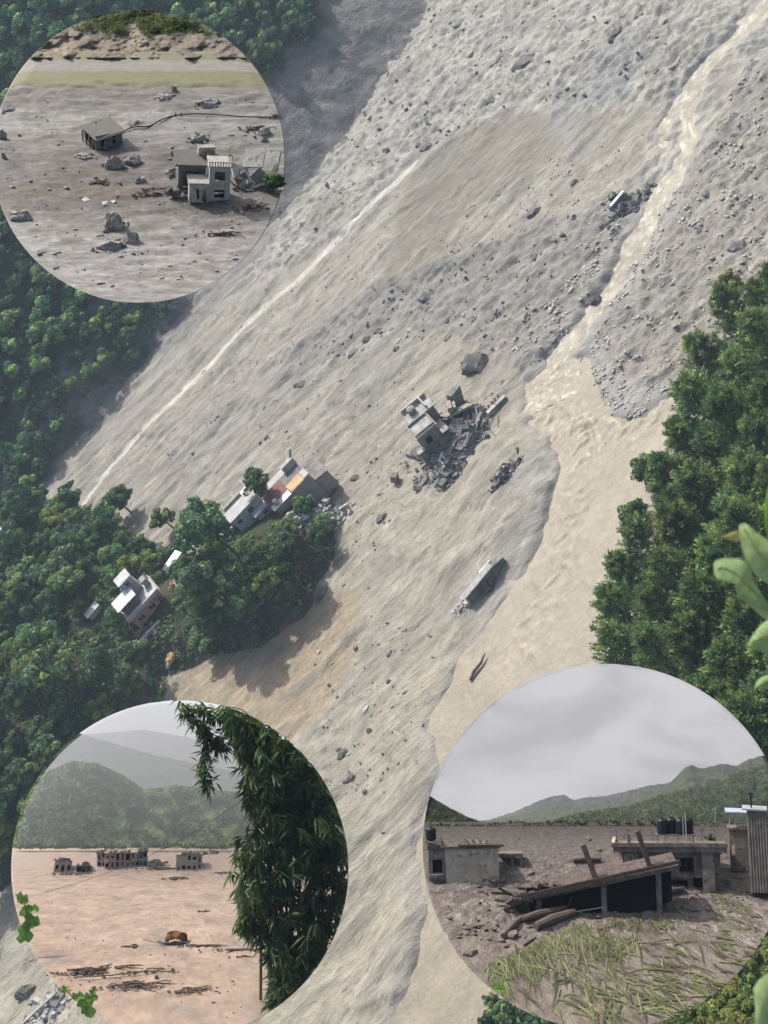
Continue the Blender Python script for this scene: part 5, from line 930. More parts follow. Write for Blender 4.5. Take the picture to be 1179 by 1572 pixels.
def hcol(c0, c1, terr=0):
    def f(px, py, t):
        n = fbm(px/20, py/13, 5., 4); c = np.array(c0)*(1-sstep(-.3, .4, n)[:, None])+np.array(c1)*sstep(-.3, .4, n)[:, None]
        if terr: k = sstep(.35, .75, fbm(px/50, py/25, 9., 3)+.45*(px > 230)); s_ = .5+.5*np.sin((py+3*fbm(px/30, py/9, 3.))*1.5); c = c*(1-(terr*k*s_)[:, None])+np.array((.13, .17, .05))*(terr*k*s_)[:, None]
        return c*(1+.35*fbm(px/4, py/3.5, 6., 3))[:, None]
    return f
_, nf = D2.ridge('terraced_hill', [(0, 1215), (60, 1190), (110, 1168), (150, 1172), (190, 1190), (220, 1212), (270, 1205), (330, 1212), (400, 1222), (540, 1228)], 1302, 27, 33, 170, 60, M_hill, hcol((.05, .085, .025), (.11, .165, .045), .9), 3., 1.)
D2.ridge('misty_hill', [(0, 1150), (80, 1134), (130, 1128), (190, 1146), (240, 1160), (300, 1172), (360, 1184), (540, 1190)], 1240, 46, 50, 140, 30, M_hill, hcol((.04, .06, .03), (.06, .085, .035)), 2., 4.)
D2.ridge('far_ridge', [(0, 1130), (150, 1126), (220, 1120), (290, 1132), (360, 1156), (420, 1168), (540, 1172)], 1230, 66, 70, 140, 20, M_hill, hcol((.05, .065, .04), (.05, .07, .04)), 1., 7.)
g = np.random.default_rng(9); px = g.uniform(18, 420, 3600); tt = g.random(3600)**.8; py, w_ = nf(px, tt); k = (fbm(px/26, py/16, 12., 3) > -.12) | (px < 170); ok = D2.inside(px, py, 3) & k; px, py, w_ = px[ok], py[ok], w_[ok]
cl = leaf_cloud(D2.P(px, py, w_-.35), .06+.07*g.random(len(px)), [np.array(((.045, .08, .03), (.035, .062, .026), (.07, .115, .04))[i % 3]) for i in range(len(px))], 14, .055, seed=4)
stuff(link('hill_forest', foliage_mesh('hill_forest', cl, M_leaf)), 'dark woodland on the misty hillside of the lower left disc', 'forest')
g = np.random.default_rng(91); px = g.uniform(18, 430, 620); py = 1302.5-np.abs(g.normal(size=620))*2.2-3*(fbm(px/25, 0*px, 2., 2) > .1); ok = D2.inside(px, py, 3); px, py = px[ok], py[ok]
cl = leaf_cloud(D2.P(px, py, 25.6), .05+.07*g.random(len(px)), [np.array(((.06, .09, .03), (.045, .07, .028), (.10, .12, .045))[i % 3]) for i in range(len(px))], 14, .04, seed=5)
stuff(link('shore_scrub', foliage_mesh('shore_scrub', cl, M_leaf)), 'ragged scrub fringe along the far shore of the flood', 'scrub')
def skysheet(md, name, py1, w, m): return md.sheet(name, md.cy-md.R+.4, py1, 60, 90, m, lambda x, y: np.full(len(x), w), None, None, lambda x, y: (x/100, y/100), .3)
skysheet(D2, 'sky', 1310, 80., sky_mat('misty_sky', (.56, .58, .62), (.66, .68, .71), 1.3, 1.0, (.6, 1.4, 1)))
D2.air('mist', 1060, 1303, 22., 79., air_mat('mist_air', .033), 'pale rain mist hanging over the hills of the lower left disc')
# flooded houses
def ruin_block(md, px, py, w_, hh, m, name, label, cols, rows, d=14, cat='house', m2=None, open_=.42, top=0, tank=None, yaw=0, jag=True):
    g = random.Random(int(px)); h = thing(name, label, cat, md.M(px, py, yaw+g.uniform(-8, 8), g.uniform(-2, 2), g.uniform(-6, 6) if rows < 3 and w_ < 30 else g.uniform(-2, 2), up=-3)); fh = hh/rows
    for r_ in range(rows):
        holes = []
        for c in range(cols):
            u = w_/cols; o_ = open_*g.uniform(.45, 1.35)
            if g.random() < .12: o_ = .9
            if g.random() > .1: holes.append((c*u+u*(.5-o_/2), c*u+u*(.5+o_/2), fh*g.choice((.05, .28, .34)), fh*g.uniform(.6, .85)))
        o = MB().wall((-w_/2, 0), (w_/2, 0), fh-.9, .9, holes).build('wall', m if r_ % 2 == 0 or not m2 else m2, h); o.location.z = r_*fh
        MB().box((-w_/2-g.uniform(0, 2), -g.uniform(.5, 3.5), 0), (w_/2+g.uniform(0, 2), d+1, .9), roll=g.uniform(-1.5, 1.5)).build('floor_slab', M_pal2, h).location.z = (r_+1)*fh-.9
        for s_ in (-1, 1): MB().box((s_*w_/2-(.9 if s_ > 0 else 0), .95, 0), (s_*w_/2+(.9 if s_ < 0 else 0), d, fh-.95)).build('side_wall', m, h).location.z = r_*fh
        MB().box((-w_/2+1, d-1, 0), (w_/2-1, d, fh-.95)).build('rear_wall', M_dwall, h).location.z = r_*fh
    for i in range(top): a = -w_/2+w_*(i+.5)/top; MB().box((a-.7, 0, hh), (a+.7, 1.4, hh+g.uniform(1.5, 5))).build('roof_post', M_pal2, h)
    MB().rubble(26, (w_*.6, 4, 2.5), 2.6, 0, .6).build('foot_rubble', M_tmud, h)
    if jag: MB().rubble(30, (w_*.5, d*.4, 4), 3.0, hh, .7).build('roof_rubble', M_tmud, h)
    if tank: MB().tube([(tank[0], 3, hh), (tank[0], 3, hh+3.4), (tank[0], 3, hh+4.2)], [2.2, 2.2, .8], 14).build('water_tank', tank[1], h)
    return h
M_pk2 = mat('salmon_plaster', (.46, .30, .235), .9, .2, .1, dirt=((.33, .25, .20), .12, .50)); M_teal = mat('teal_plaster', (.12, .2, .19), .9, .2, .2); M_blue = mat('blue_plastic', (.03, .12, .35), .5, .1, 2)
ruin_block(D2, 188, 1331, 54, 25, M_pk2, 'flooded_house', 'long salmon house standing in the flood, left centre of the lower disc', 7, 2, 16, top=8, m2=M_pk2)
ruin_block(D2, 220, 1330, 13, 27, M_teal, 'flooded_house', 'narrow greenish house at the right end of the salmon one', 2, 2, 12)
ruin_block(D2, 156, 1330, 14, 24, M_pal2, 'flooded_house', 'bare concrete frame house at the left end of the salmon one', 2, 2, 12, open_=.75)
ruin_block(D2, 238, 1331, 24, 11, M_pal2, 'flooded_shed', 'low broken shed right of the greenish house in the flood', 4, 1, 10, 'shed')
ruin_block(D2, 290, 1335, 40, 26, M_pal2, 'flooded_house', 'brown two storey house with a blue tank in the flood', 5, 2, 14, tank=(6, M_blue), open_=.6)
ruin_block(D2, 95, 1338, 26, 20, M_pal2, 'flooded_ruin', 'broken stub of a house at the far left in the flood', 3, 1, 12, 'ruin', open_=.5); ruin_block(D2, 128, 1339, 22, 14, M_tmud, 'flooded_ruin', 'low roofless ruin with a black tank left of the salmon house', 3, 1, 12, 'ruin', tank=(5, M_tank))
ruin_block(D2, 326, 1311, 10, 9, M_white, 'far_hut', 'tiny white hut at the far shore left of the bamboo', 2, 1, 6, 'hut', jag=False); ruin_block(D2, 314, 1311, 8, 6, M_pal2, 'far_hut', 'tiny grey hut beside the white one at the far shore', 2, 1, 6, 'hut', jag=False)
for x, y, n, e, lb in [(112, 1341, 12, (36, 4, 2), 'debris fringe in front of the broken stub'), (250, 1334, 14, (40, 4, 2.5), 'row of stakes and debris between the flooded houses'), (270, 1349, 8, (26, 5, 3), 'dark log raft floating below the house with the blue tank'), (312, 1452, 9, (46, 7, 2), 'trail of sticks running right from the haystack'), (375, 1458, 9, (50, 6, 2), 'thin debris line ending under the bamboo'), (197, 1453, 6, (14, 4, 4), 'small dark clump of sticks left of the haystack'), (370, 1469, 3, (22, 2, 2), 'single dark stick on the mud near the bamboo'), (312, 1399, 4, (14, 3, 2.5), 'two dark specks of wood in mid flood'), (225, 1492, 8, (40, 8, 5), 'ladder like branch pile in the lower middle of the flood'), (340, 1340, 5, (24, 4, 2), 'low debris bar near the bamboo edge'),
                        (128, 1494, 26, (44, 14, 7), 'brown mat of debris at the lower left of the flood'), (205, 1515, 22, (60, 16, 7), 'tangle of brushwood at the bottom of the flood'), (290, 1522, 14, (44, 12, 5), 'fallen branch raft at the bottom right of the flood'), (178, 1486, 8, (44, 9, 4), 'loose twigs above the long pole')]: drift(D2, x, y, n, e, lb, M_tmud if x in (340, 112) else M_wood, th=1.0 if y > 1400 else .6)
o = MB().tube([D2.P(x, y, float(D2.wv(y+3))-.1) for x, y in ((118, 1500), (170, 1497), (248, 1489))], [.05, .05, .03], 6).build('long_pole', M_wood); tag(o, 'long straight pole lying on the flood mud above the bottom brushwood', 'pole')
for x, y, s_, lb in ((265, 1493, 9, 'round leafy clump at the right end of the long pole'), (240, 1503, 8, 'bushy bundle below the long pole')):
    o = plant(SHRUB[0], (0, 0, 0), 1, 'leaf_clump', lb, 'clump'); o.matrix_world = D2.M(x, y, 20, k=s_/4.2)
disc_clods(D2, 'flood_litter', 420, [(20, 1310), (420, 1310), (430, 1560), (200, 1570), (80, 1500)], .5, 5, 1285, M_wood, 'specks of floating wood scattered over the flood', 73)
h = thing('haystack_raft', 'brown haystack on a blue and yellow tarpaulin floating in the flood', 'haystack', D2.M(270, 1449, 0))
r_ = rock_mesh(90, 3, (1, .8, 1), .25); M_hay = mat('hay', (.16, .085, .045), .95, .45, .6, .5, 1.4); r_.materials.append(M_hay); b = link('hay', r_, None, h); b.scale = (19, 12, 21); b.location = (1, 6, 0)
MB().tube([(-21+i*4.2, -1.5*math.sin(i*.31)*3, 1.2+.8*math.sin(i)) for i in range(11)], 1.7, 8).build('tarpaulin', mat('faded_tarpaulin', (.06, .09, .17), .7, .3, .2), h, True); MB().tube([(-10+i*3, -4.5, 3.2+2.2*math.sin(i*.5)) for i in range(7)], 1.7, 8).build('yellow_fold', M_ochre, h, True); MB().beam((-28, 2, 4), (-18, 1, 1.5), 1.6).build('plank', M_wood, h); MB().beam((-50, 6, 6), (-20, -6, 1), .8).build('pole', M_wood, h)
o = MB().rubble(3, (2, 2, 1), 3.5).build('red_scrap', mat('red_plastic', (.5, .03, .03), .5, .1, 2)); o.matrix_world = D2.M(196, 1484); tag(o, 'small red scrap on the flood mud', 'scrap')
o = MB().tube([D2.P(x, y, 20.) for x, y in spline([(60, 1372), (130, 1352), (210, 1322), (290, 1282), (385, 1220)], 6)], .016, 5).build('hanging_wire', M_tank); tag(o, 'thin sagging wire crossing the flood towards the bamboo', 'wire')
# bamboo
def bamboo_leaves(md, tips, n_per, L, wd, spread, seed, greens, w0=4., dsc=1.6):
    g = np.random.default_rng(seed); VV = []; CC = []
    for (x, y, a) in tips:
        c0 = np.array(greens[g.integers(len(greens))])*g.uniform(.7, 1.3); w_ = w0+g.normal()*dsc; o_ = np.array([x, y])
        for k in range(n_per):
            an = a+g.normal()*spread; l = L*g.uniform(.6, 1.2); st = o_+g.normal(size=2)*3; d = np.array([math.cos(an), math.sin(an)]); nn = np.array([-d[1], d[0]])*wd*g.uniform(.6, 1.2); mid = st+d*l*.4; tip = st+d*l+np.array([0, l*.18]); q = np.array([st, mid+nn, tip, mid-nn])
            cq = q.mean(0)
            if not md.inside(cq[0], cq[1], 1): continue
            dd = np.hypot(q[:, 0]-md.cx, q[:, 1]-md.cy); k_ = np.where(dd > md.R, md.R/dd, 1); q = np.stack([md.cx+(q[:, 0]-md.cx)*k_, md.cy+(q[:, 1]-md.cy)*k_], 1)
            VV.append(md.P(q[:, 0], q[:, 1], w_+np.array([0, g.normal()*.25, g.normal()*.5, g.normal()*.25]))); CC.append(np.tile(c0*g.uniform(.75, 1.25), (4, 1)))
    V = np.concatenate(VV); return V, np.arange(len(V)).reshape(-1, 4), np.concatenate(CC)
BG = [(.075, .135, .04), (.10, .17, .05), (.055, .10, .035), (.13, .20, .055)]
h = thing('bamboo', 'tall dark bamboo clump filling the right side of the lower left disc', 'bamboo')
def band(py): return np.interp(py, [1075, 1110, 1150, 1200, 1250, 1300, 1330, 1380, 1420, 1450, 1480, 1510, 1545], [345, 352, 368, 378, 388, 362, 350, 368, 372, 400, 425, 420, 425])
g = random.Random(41); tips = []
for i in range(1150):
    y = g.uniform(1076, 1540); x0 = band(y); xr = 276+math.sqrt(max(0, 258**2-(y-1334)**2))
    if xr < x0+4: continue
    x = x0+(xr-x0)*g.random()**.85
    if g.random() < .18*math.sin(y*.055)+.1 and x < x0+30: continue
    tips.append((x, y, g.gauss(1.45, .55)))
link('foliage', foliage_mesh('bamboo_foliage', bamboo_leaves(D2, tips, 8, 25, 1.9, .55, 1, BG, 3.5, 1.8), M_leaf), None, h)
tips = []
for br in ([(276, 1076), (292, 1100), (312, 1120), (318, 1150), (308, 1180), (322, 1205)], [(300, 1080), (325, 1100), (345, 1095), (352, 1110)], [(312, 1120), (335, 1132), (340, 1150)], [(345, 1085), (372, 1090), (392, 1110)], [(378, 1390), (372, 1410), (376, 1425)]):
    q = spline(br, 7)
    for p_ in q: tips += [(p_[0]+g.gauss(0, 4), p_[1]+g.gauss(0, 4), g.gauss(1.4, .7)) for _ in range(2)]
    MB().tube([D2.P(*p_, 3.) for p_ in q], [.03]*len(q), 5).build('branch', M_bark, h)
link('hanging_foliage', foliage_mesh('hanging_foliage', bamboo_leaves(D2, tips, 5, 17, 1.5, .7, 2, BG, 2.6, .4), M_leaf), None, h)
for i in range(9):
    x = 400+i*13; q = [(x, 1535-i*5), (x+6*math.sin(i), 1400), (x-8, 1250), (x-22+i, 1120)]; q = [(276+(a-276)*min(1, 245/max(1, math.hypot(a-276, b-1334))), 1334+(b-1334)*min(1, 245/max(1, math.hypot(a-276, b-1334)))) for a, b in q]
    MB().tube([D2.P(a, b, 5.) for a, b in spline(q, 4)], .09, 6).build('culm', mat('bamboo_culm', (.09, .12, .035), .5, .3, 2) if 'bamboo_culm' not in MATS else MATS['bamboo_culm'], h)
# leafy sprigs at the lower left rim
def big_leaf(mb, base, d, L, wd, bend, nseg=6, lobes=0):
    """a folded leaf blade in picture units: base, direction (x,y,z), length, width"""
    d = np.array(d, float); d /= np.linalg.norm(d); up = np.array([0, -1., .2]); a = np.cross(d, up); a /= np.linalg.norm(a); n_ = np.cross(a, d); V = []; Fs = []
    for i in range(nseg+1):
        t = i/nseg; ww = wd*(math.sin(math.pi*min(1, t*.93+.05))**.8)*(1+(.55*math.sin(t*lobes*math.pi) if lobes else 0)); c = np.array(base)+d*L*t+np.array([0, 0, -1.])*bend*L*t*t
        V += [c-a*ww+n_*ww*.3, c, c+a*ww+n_*ww*.3]
    for i in range(nseg): q = i*3; Fs += [(q, q+1, q+4, q+3), (q+1, q+2, q+5, q+4)]
    mb.add(V, Fs)
M_bleaf = mat('bright_leaf', (.20, .36, .05), .45, .25, .12, trans=.35); M_bleaf2 = mat('dull_green_leaf', (.13, .26, .05), .45, .25, .12, trans=.25)
def sprig(md, pts, label, lv, name='leafy_sprig'):
    x0, y0 = pts[0]; o = thing(name, label, 'leaves', md.M(x0, y0, 0, dw=-min(8., float(md.wv(y0))-.2), tilt=0)); MB().tube([(x-x0, 0, -(y-y0)) for x, y in pts], .9, 6).build('stem', M_bleaf2, o)
    for x, y, a, L, wd, m_ in lv: mb = MB(); big_leaf(mb, (x-x0, -1, -(y-y0)), (math.cos(R(a)), .15, math.sin(R(a))), L, wd, .25, 8, 3); mb.build('leaf', m_, o, True)
sprig(D2, [(24, 1372), (40, 1390), (45, 1415), (44, 1438)], 'lobed bright green leaves at the left rim of the lower left disc', [(26, 1376, -10, 18, 8, M_bleaf), (30, 1385, 30, 16, 6, M_bleaf), (38, 1390, -60, 30, 11, M_bleaf), (42, 1396, 20, 20, 7, M_bleaf), (40, 1405, -15, 24, 8, M_bleaf2), (42, 1412, -75, 26, 8, M_bleaf2), (38, 1420, -95, 20, 7, M_bleaf)])
sprig(D2, [(96, 1512), (112, 1530), (130, 1534), (140, 1528)], 'toothed green leaves on a stalk at the bottom left rim of the lower left disc', [(100, 1524, 95, 14, 6, M_bleaf), (112, 1532, 30, 20, 7, M_bleaf), (130, 1532, 20, 22, 7, M_bleaf), (134, 1532, -70, 24, 9, M_bleaf), (140, 1526, 60, 14, 6, M_bleaf2), (122, 1534, -50, 20, 7, M_bleaf2)])

# ------------------------------------------------------------------ round scene three: buried village under a grey sky
D3 = Disc(930, 1300, 281, 52., 1582, 1262, 24., 7, .72)
M_dmud3 = mud_mat('brown_mudflow', (1, 1, 1), 1.0, 4.2, (.5, 1.4), .16, .2, .6, 'UV', warp=(.5, .9), veins=.9)
def uv3(px, py): q = np.maximum(py-1250, 4); return (px-930)/q*4.0, 2600/q*.5
def col3(px, py):
    u, v = uv3(px, py); c = np.tile(np.array([.225, .192, .168]), (len(px), 1))
    def put(m, k): nonlocal c; c = c*(1-m[:, None])+np.array(k)*m[:, None]
    n = fbm(u*.6, v*.8, 3., 4); put(.6*sstep(.1, .6, n), (.15, .122, .102)); put(.6*sstep(.1, .6, -n), (.30, .262, .235)); put(.6*sstep(1340, 1290, py+8*n), (.27, .24, .222)); put(.5*sstep(1440, 1480, py)*np.ones_like(px), (.245, .208, .18)); return c*np.array([.78, .76, .74])
D3.sheet('mudflow', 1582, 1262, 230, 230, M_dmud3, None, lambda x, y: (y-1246)/300*(9*fbm(*[k*.9 for k in uv3(x, y)], 2., 4)*sstep(1470, 1420, y)+6.*np.abs(fbm(*[k*2.2 for k in uv3(x, y)], 7., 3))*sstep(1480, 1400, y)+1.5*fbm(x/30, y/14, 3., 3)), col3, uv3)
D3.ridge('left_hill', [(640, 1205), (660, 1222), (690, 1240), (720, 1255), (745, 1264), (760, 1267), (1300, 1269)], 1270, 26, 28, 200, 30, M_hill, hcol((.03, .045, .02), (.05, .07, .03)), 1.5, 2.)
_, rf = D3.ridge('right_hill', [(640, 1268), (840, 1262), (870, 1252), (910, 1244), (960, 1238), (1010, 1222), (1060, 1208), (1100, 1196), (1140, 1182), (1215, 1165)], 1266, 29, 33, 260, 40, M_hill, hcol((.04, .055, .028), (.07, .095, .04)), 2., 5.)
D3.ridge('middle_hill', [(640, 1268), (760, 1258), (800, 1250), (850, 1243), (900, 1238), (960, 1226), (1010, 1210), (1030, 1200), (1052, 1178), (1062, 1174), (1075, 1180), (1095, 1176), (1110, 1172), (1130, 1176), (1150, 1165), (1215, 1150)], 1264, 38, 42, 260, 30, M_hill, hcol((.05, .06, .035), (.06, .08, .04)), 2., 8.)
D3.ridge('far_peaks', [(640, 1268), (740, 1262), (790, 1246), (830, 1228), (850, 1222), (865, 1220), (880, 1228), (900, 1224), (930, 1222), (960, 1215), (1000, 1205), (1215, 1180)], 1264, 50, 52, 220, 20, M_hill, hcol((.06, .07, .06), (.06, .07, .06)), 1., 11.)
g = np.random.default_rng(19); px = np.concatenate([g.uniform(850, 1200, 2600), g.uniform(648, 745, 500)]); tt = g.random(3100); py, w_ = rf(px, tt); l = px < 760; py = np.where(l, 1270-(1270-np.interp(px, [640, 660, 690, 720, 745], [1205, 1222, 1240, 1255, 1264]))*tt, py); w_ = np.where(l, 26+2*tt, w_); ok = D3.inside(px, py, 2); px, py, w_ = px[ok], py[ok], w_[ok]
cl = leaf_cloud(D3.P(px, py, w_-.25), .02+.03*g.random(len(px)), [np.array(((.035, .055, .025), (.028, .045, .022), (.05, .075, .03))[i % 3]) for i in range(len(px))], 10, .023, seed=6)
stuff(link('valley_forest', foliage_mesh('valley_forest', cl, M_leaf)), 'dark woodland on the hills of the lower right disc', 'forest')
skysheet(D3, 'sky', 1272, 62., sky_mat('cloudy_sky', (.31, .308, .328), (.47, .465, .485), .75, 1.0, (.8, 1.6, 1), .34, .64))
D3.air('valley_haze', 1000, 1265, 25.5, 61., air_mat('haze_air', .016), 'pale haze lying over the far hills of the lower right disc')
g = np.random.default_rng(92); px = g.uniform(648, 1200, 560); py = 1265.5-np.abs(g.normal(size=560))*1.6-2.5*(fbm(px/25, 0*px, 2., 2) > .1)+(px < 760)*3; ok = D3.inside(px, py, 3); px, py = px[ok], py[ok]
cl = leaf_cloud(D3.P(px, py, 23.6), .025+.05*g.random(len(px)), [np.array(((.06, .08, .035), (.045, .062, .03), (.085, .10, .045))[i % 3]) for i in range(len(px))], 14, .024, seed=8)
stuff(link('valley_scrub', foliage_mesh('valley_scrub', cl, M_leaf)), 'ragged dark scrub along the far edge of the mudflow', 'scrub')
g = random.Random(4)
for i in range(9):
    x = 845+i*19+g.uniform(-5, 5); o = plant(BROAD[i % 5], (0, 0, 0), 1, 'shore_tree', 'small dark tree on the far shore of the mudflow', 'tree', 'trees along the far mud shore'); o.matrix_world = D3.M(x, 1266, g.uniform(0, 300), k=g.uniform(.6, 1.05), dw=.1)
for i, (x, wd_) in enumerate(((893, 10), (985, 9), (1003, 8))): ruin_block(D3, x, 1265, wd_, 5, M_white, 'shore_house', ('tiny pale house on the far shore, leftmost of the shore houses', 'tiny pale house on the far shore left of the black tanks', 'tiny pale house just behind the black tanks')[i], 2, 1, 5, jag=False)
M_w3 = mat('stained_cream_wall', (.36, .315, .235), .9, .25, .05, 0, dirt=((.12, .09, .065), .055, .56)); M_c3 = mat('wet_concrete', (.17, .145, .12), .8, .35, .07, 0, dirt=((.08, .065, .05), .08, .54)); M_roof3 = mat('muddy_slab', (.16, .13, .11), .8, .4, .12, .3, .4); M_log = mat('muddy_wood', (.11, .085, .068), .85, .4, .15, .3, .6); M_corr = mat('rusty_corrugated', (.17, .14, .12), .6, .35, .1, metal=.3)
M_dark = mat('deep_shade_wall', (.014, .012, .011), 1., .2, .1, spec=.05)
# left house
h = thing('cream_house', 'stained cream walled house sunk in mud at the left rim', 'house', D3.M(685, 1357, 8, up=-6))
MB().wall((0, 0), (82, 0), 58, 3).build('wall', M_w3, h); MB().wall((82, 3), (82, 46), 58, 3).build('wall', M_w3, h); MB().wall((79, 49), (3, 49), 58, 3).build('wall', M_w3, h)
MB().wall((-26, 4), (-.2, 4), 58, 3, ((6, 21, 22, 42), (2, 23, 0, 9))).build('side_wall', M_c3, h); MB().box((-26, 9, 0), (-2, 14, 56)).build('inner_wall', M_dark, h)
MB().box((-28, 1, 58.1), (-.2, 52, 62), roll=-3).build('roof', M_roof3, h); MB().box((-.2, -3, 58.1), (86, 52, 61.5), 0, 0, 0).build('roof', M_roof3, h); MB().box((20, -4, 61.6), (90, 10, 64), 2, 3, 1).build('roof_board', M_log, h); MB().box((-25, -3, 14), (-4, 3.8, 20)).build('ledge', M_c3, h)
for i in range(7): MB().beam((40+i*4, 6+i, 62), (30+i*6, 10+i, 72-i*.6), 1.3).build('roof_stick', M_pal2 if i % 2 else M_log, h)
MB().rubble(16, (16, 10, 10), 8, 60, .6).build('roof_rubble', M_roof3, h).location = (-10, 10, 0); MB().rubble(20, (46, 6, 3), 6, 60, .4).build('roof_debris', M_roof3, h).location = (40, 6, 0)
def tank3(root, x, y, z, r_, hh):
    t = MB().tube([(x, y, z)]+[(x, y, z+hh*k/8) for k in range(1, 8)]+[(x, y, z+hh), (x, y, z+hh*1.1)], [r_]+[r_*(1.04 if k % 2 else .97) for k in range(1, 8)]+[r_*.9, r_*.3], 18).build('water_tank', M_tank, root, True); MB().tube([(x, y, z+hh*1.1), (x, y, z+hh*1.17)], r_*.3, 12).build('lid', M_tank, t)
o = thing('black_tank', 'black water tank on the roof of the cream house at the left rim', 'tank', D3.M(662, 1297, 0)); tank3(o, 0, 0, 9, 8, 16); MB().rubble(8, (9, 6, 8), 6, 0).build('footing', M_roof3, o)
h = thing('porch_slab', 'concrete porch slab on posts right of the cream house', 'porch', D3.M(770, 1331, 4)); MB().box((-4, 0, 15), (33, 26, 20), 0, 2, -2).build('slab', M_c3, h)
for x in (14, 28): MB().box((x, 1, -6), (x+5, 6, 15)).build('post', M_c3, h)
# right house
h = thing('flat_roof_house', 'brown flat roofed house with black tanks, its ground floor buried', 'house', D3.M(958, 1352, -2, up=-11))
MB().wall((0, 0), (146, 0), 55, 4, ((60, 74, 26, 47), (84, 106, 24, 46), (4, 22, 0, 14), (60, 96, 0, 12), (104, 128, 0, 16))).build('wall', M_c3, h); MB().wall((146, 4), (146, 54), 55, 4).build('wall', M_c3, h); MB().wall((0, 54), (0, 4), 55, 4).build('wall', M_pal2, h); MB().wall((142, 58), (4, 58), 55, 4).build('wall', M_c3, h)
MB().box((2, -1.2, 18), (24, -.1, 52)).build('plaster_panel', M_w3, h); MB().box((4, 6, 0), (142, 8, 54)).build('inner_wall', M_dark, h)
MB().box((-14, -12, 55.1), (156, 66, 63)).build('roof_slab', M_c3, h); MB().box((-16, -14.5, 63.1), (157, -9, 69)).build('roof_edge', M_c3, h); MB().box((-16, -8.8, 63.1), (-11, 66, 69)).build('roof_edge', M_w3, h); MB().box((118, -10, -4), (136, -1.3, 55)).build('column', M_c3, h); MB().box((-2, -6, 17), (150, -.2, 20)).build('string_course', M_c3, h)
window(h, 84, 106, 24, 46, 0, 2.4, M_log, M_dark, 1); window(h, 60, 74, 26, 47, 0, 2.4, M_log, M_dark, 1)
for i in range(9): MB().beam((-10+i*19, 58, 63), (-10+i*19, 58, 82), 1.1).build('rail_post', M_c3, h)
for z in (72, 81): MB().beam((-12, 58, z), (152, 58, z), .8).build('rail', M_c3, h)
MB().box((8, 6, 63.1), (13, 11, 80)).build('post', M_c3, h)
for i, x in enumerate((62, 76, 90, 101)): tank3(h, x, 24+(i % 2)*12, 78, 8.2, 22)
for x in (54, 108): MB().beam((x, 22, 63), (x, 22, 78), 1.2).build('stand_leg', M_c3, h); MB().beam((x, 38, 63), (x, 38, 78), 1.2).build('stand_leg', M_c3, h)
MB().box((52, 15, 77), (112, 44, 78.2)).build('stand', M_c3, h); MB().beam((97, 10, 63), (97, 10, 112), 1.8).build('pipe', M_pale, h); MB().beam((93, 10, 63), (93, 10, 104), 1.2).build('pipe', M_pale, h)
o = plant(SHRUB[1], (0, 0, 0), 1, 'roof_plant', 'green creeper on the roof corner of the flat roofed house', 'plant'); o.matrix_world = D3.M(1092, 1297, 0, k=6, dw=-.6)
o = MB().tube([D3.P(1098, 1300, 25), D3.P(1098, 1240, 25)], .025, 6).build('roof_pole', M_pale); tag(o, 'thin upright pole behind the flat roofed house', 'pole')
# fallen roof
h = thing('fallen_roof', 'long roof slab fallen aslant on broken posts in front of the flat roofed house', 'ruin', D3.M(800, 1402, 6, up=-5))
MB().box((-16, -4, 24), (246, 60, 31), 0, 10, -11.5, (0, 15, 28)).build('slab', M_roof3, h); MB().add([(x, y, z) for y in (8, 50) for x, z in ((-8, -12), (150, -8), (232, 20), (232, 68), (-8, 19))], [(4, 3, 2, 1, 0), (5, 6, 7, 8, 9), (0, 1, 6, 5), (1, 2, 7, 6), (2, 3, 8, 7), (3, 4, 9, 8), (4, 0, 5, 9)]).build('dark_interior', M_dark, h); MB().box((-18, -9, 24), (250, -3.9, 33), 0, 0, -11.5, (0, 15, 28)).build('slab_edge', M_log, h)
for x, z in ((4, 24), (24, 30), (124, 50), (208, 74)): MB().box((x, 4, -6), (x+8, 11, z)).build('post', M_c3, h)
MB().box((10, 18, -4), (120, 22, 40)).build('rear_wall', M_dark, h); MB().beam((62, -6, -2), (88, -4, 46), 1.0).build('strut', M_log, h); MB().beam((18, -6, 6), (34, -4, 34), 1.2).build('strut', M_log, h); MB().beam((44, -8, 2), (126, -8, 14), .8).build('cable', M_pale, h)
MB().beam((118, 10, 50), (100, 14, 104), 9, 7).build('standing_beam', M_log, h); MB().beam((202, 10, 66), (184, 12, 124), 9, 7).build('standing_beam', M_log, h)
for i in range(9): a = (RNG.uniform(-26, 26), RNG.uniform(-6, 12), RNG.uniform(8, 34)); MB().beam(a, (a[0]+RNG.normal()*22, a[1]+RNG.normal()*6, a[2]+RNG.normal()*12), 5, 4).build('broken_timber', M_log, h)
MB().rubble(30, (24, 12, 16), 9, 24, .6).build('roof_debris', M_roof3, h); MB().rubble(26, (60, 10, 5), 8, 34, .5, 1.5).build('roof_mud', M_roof3, h).location = (40, 12, 8)
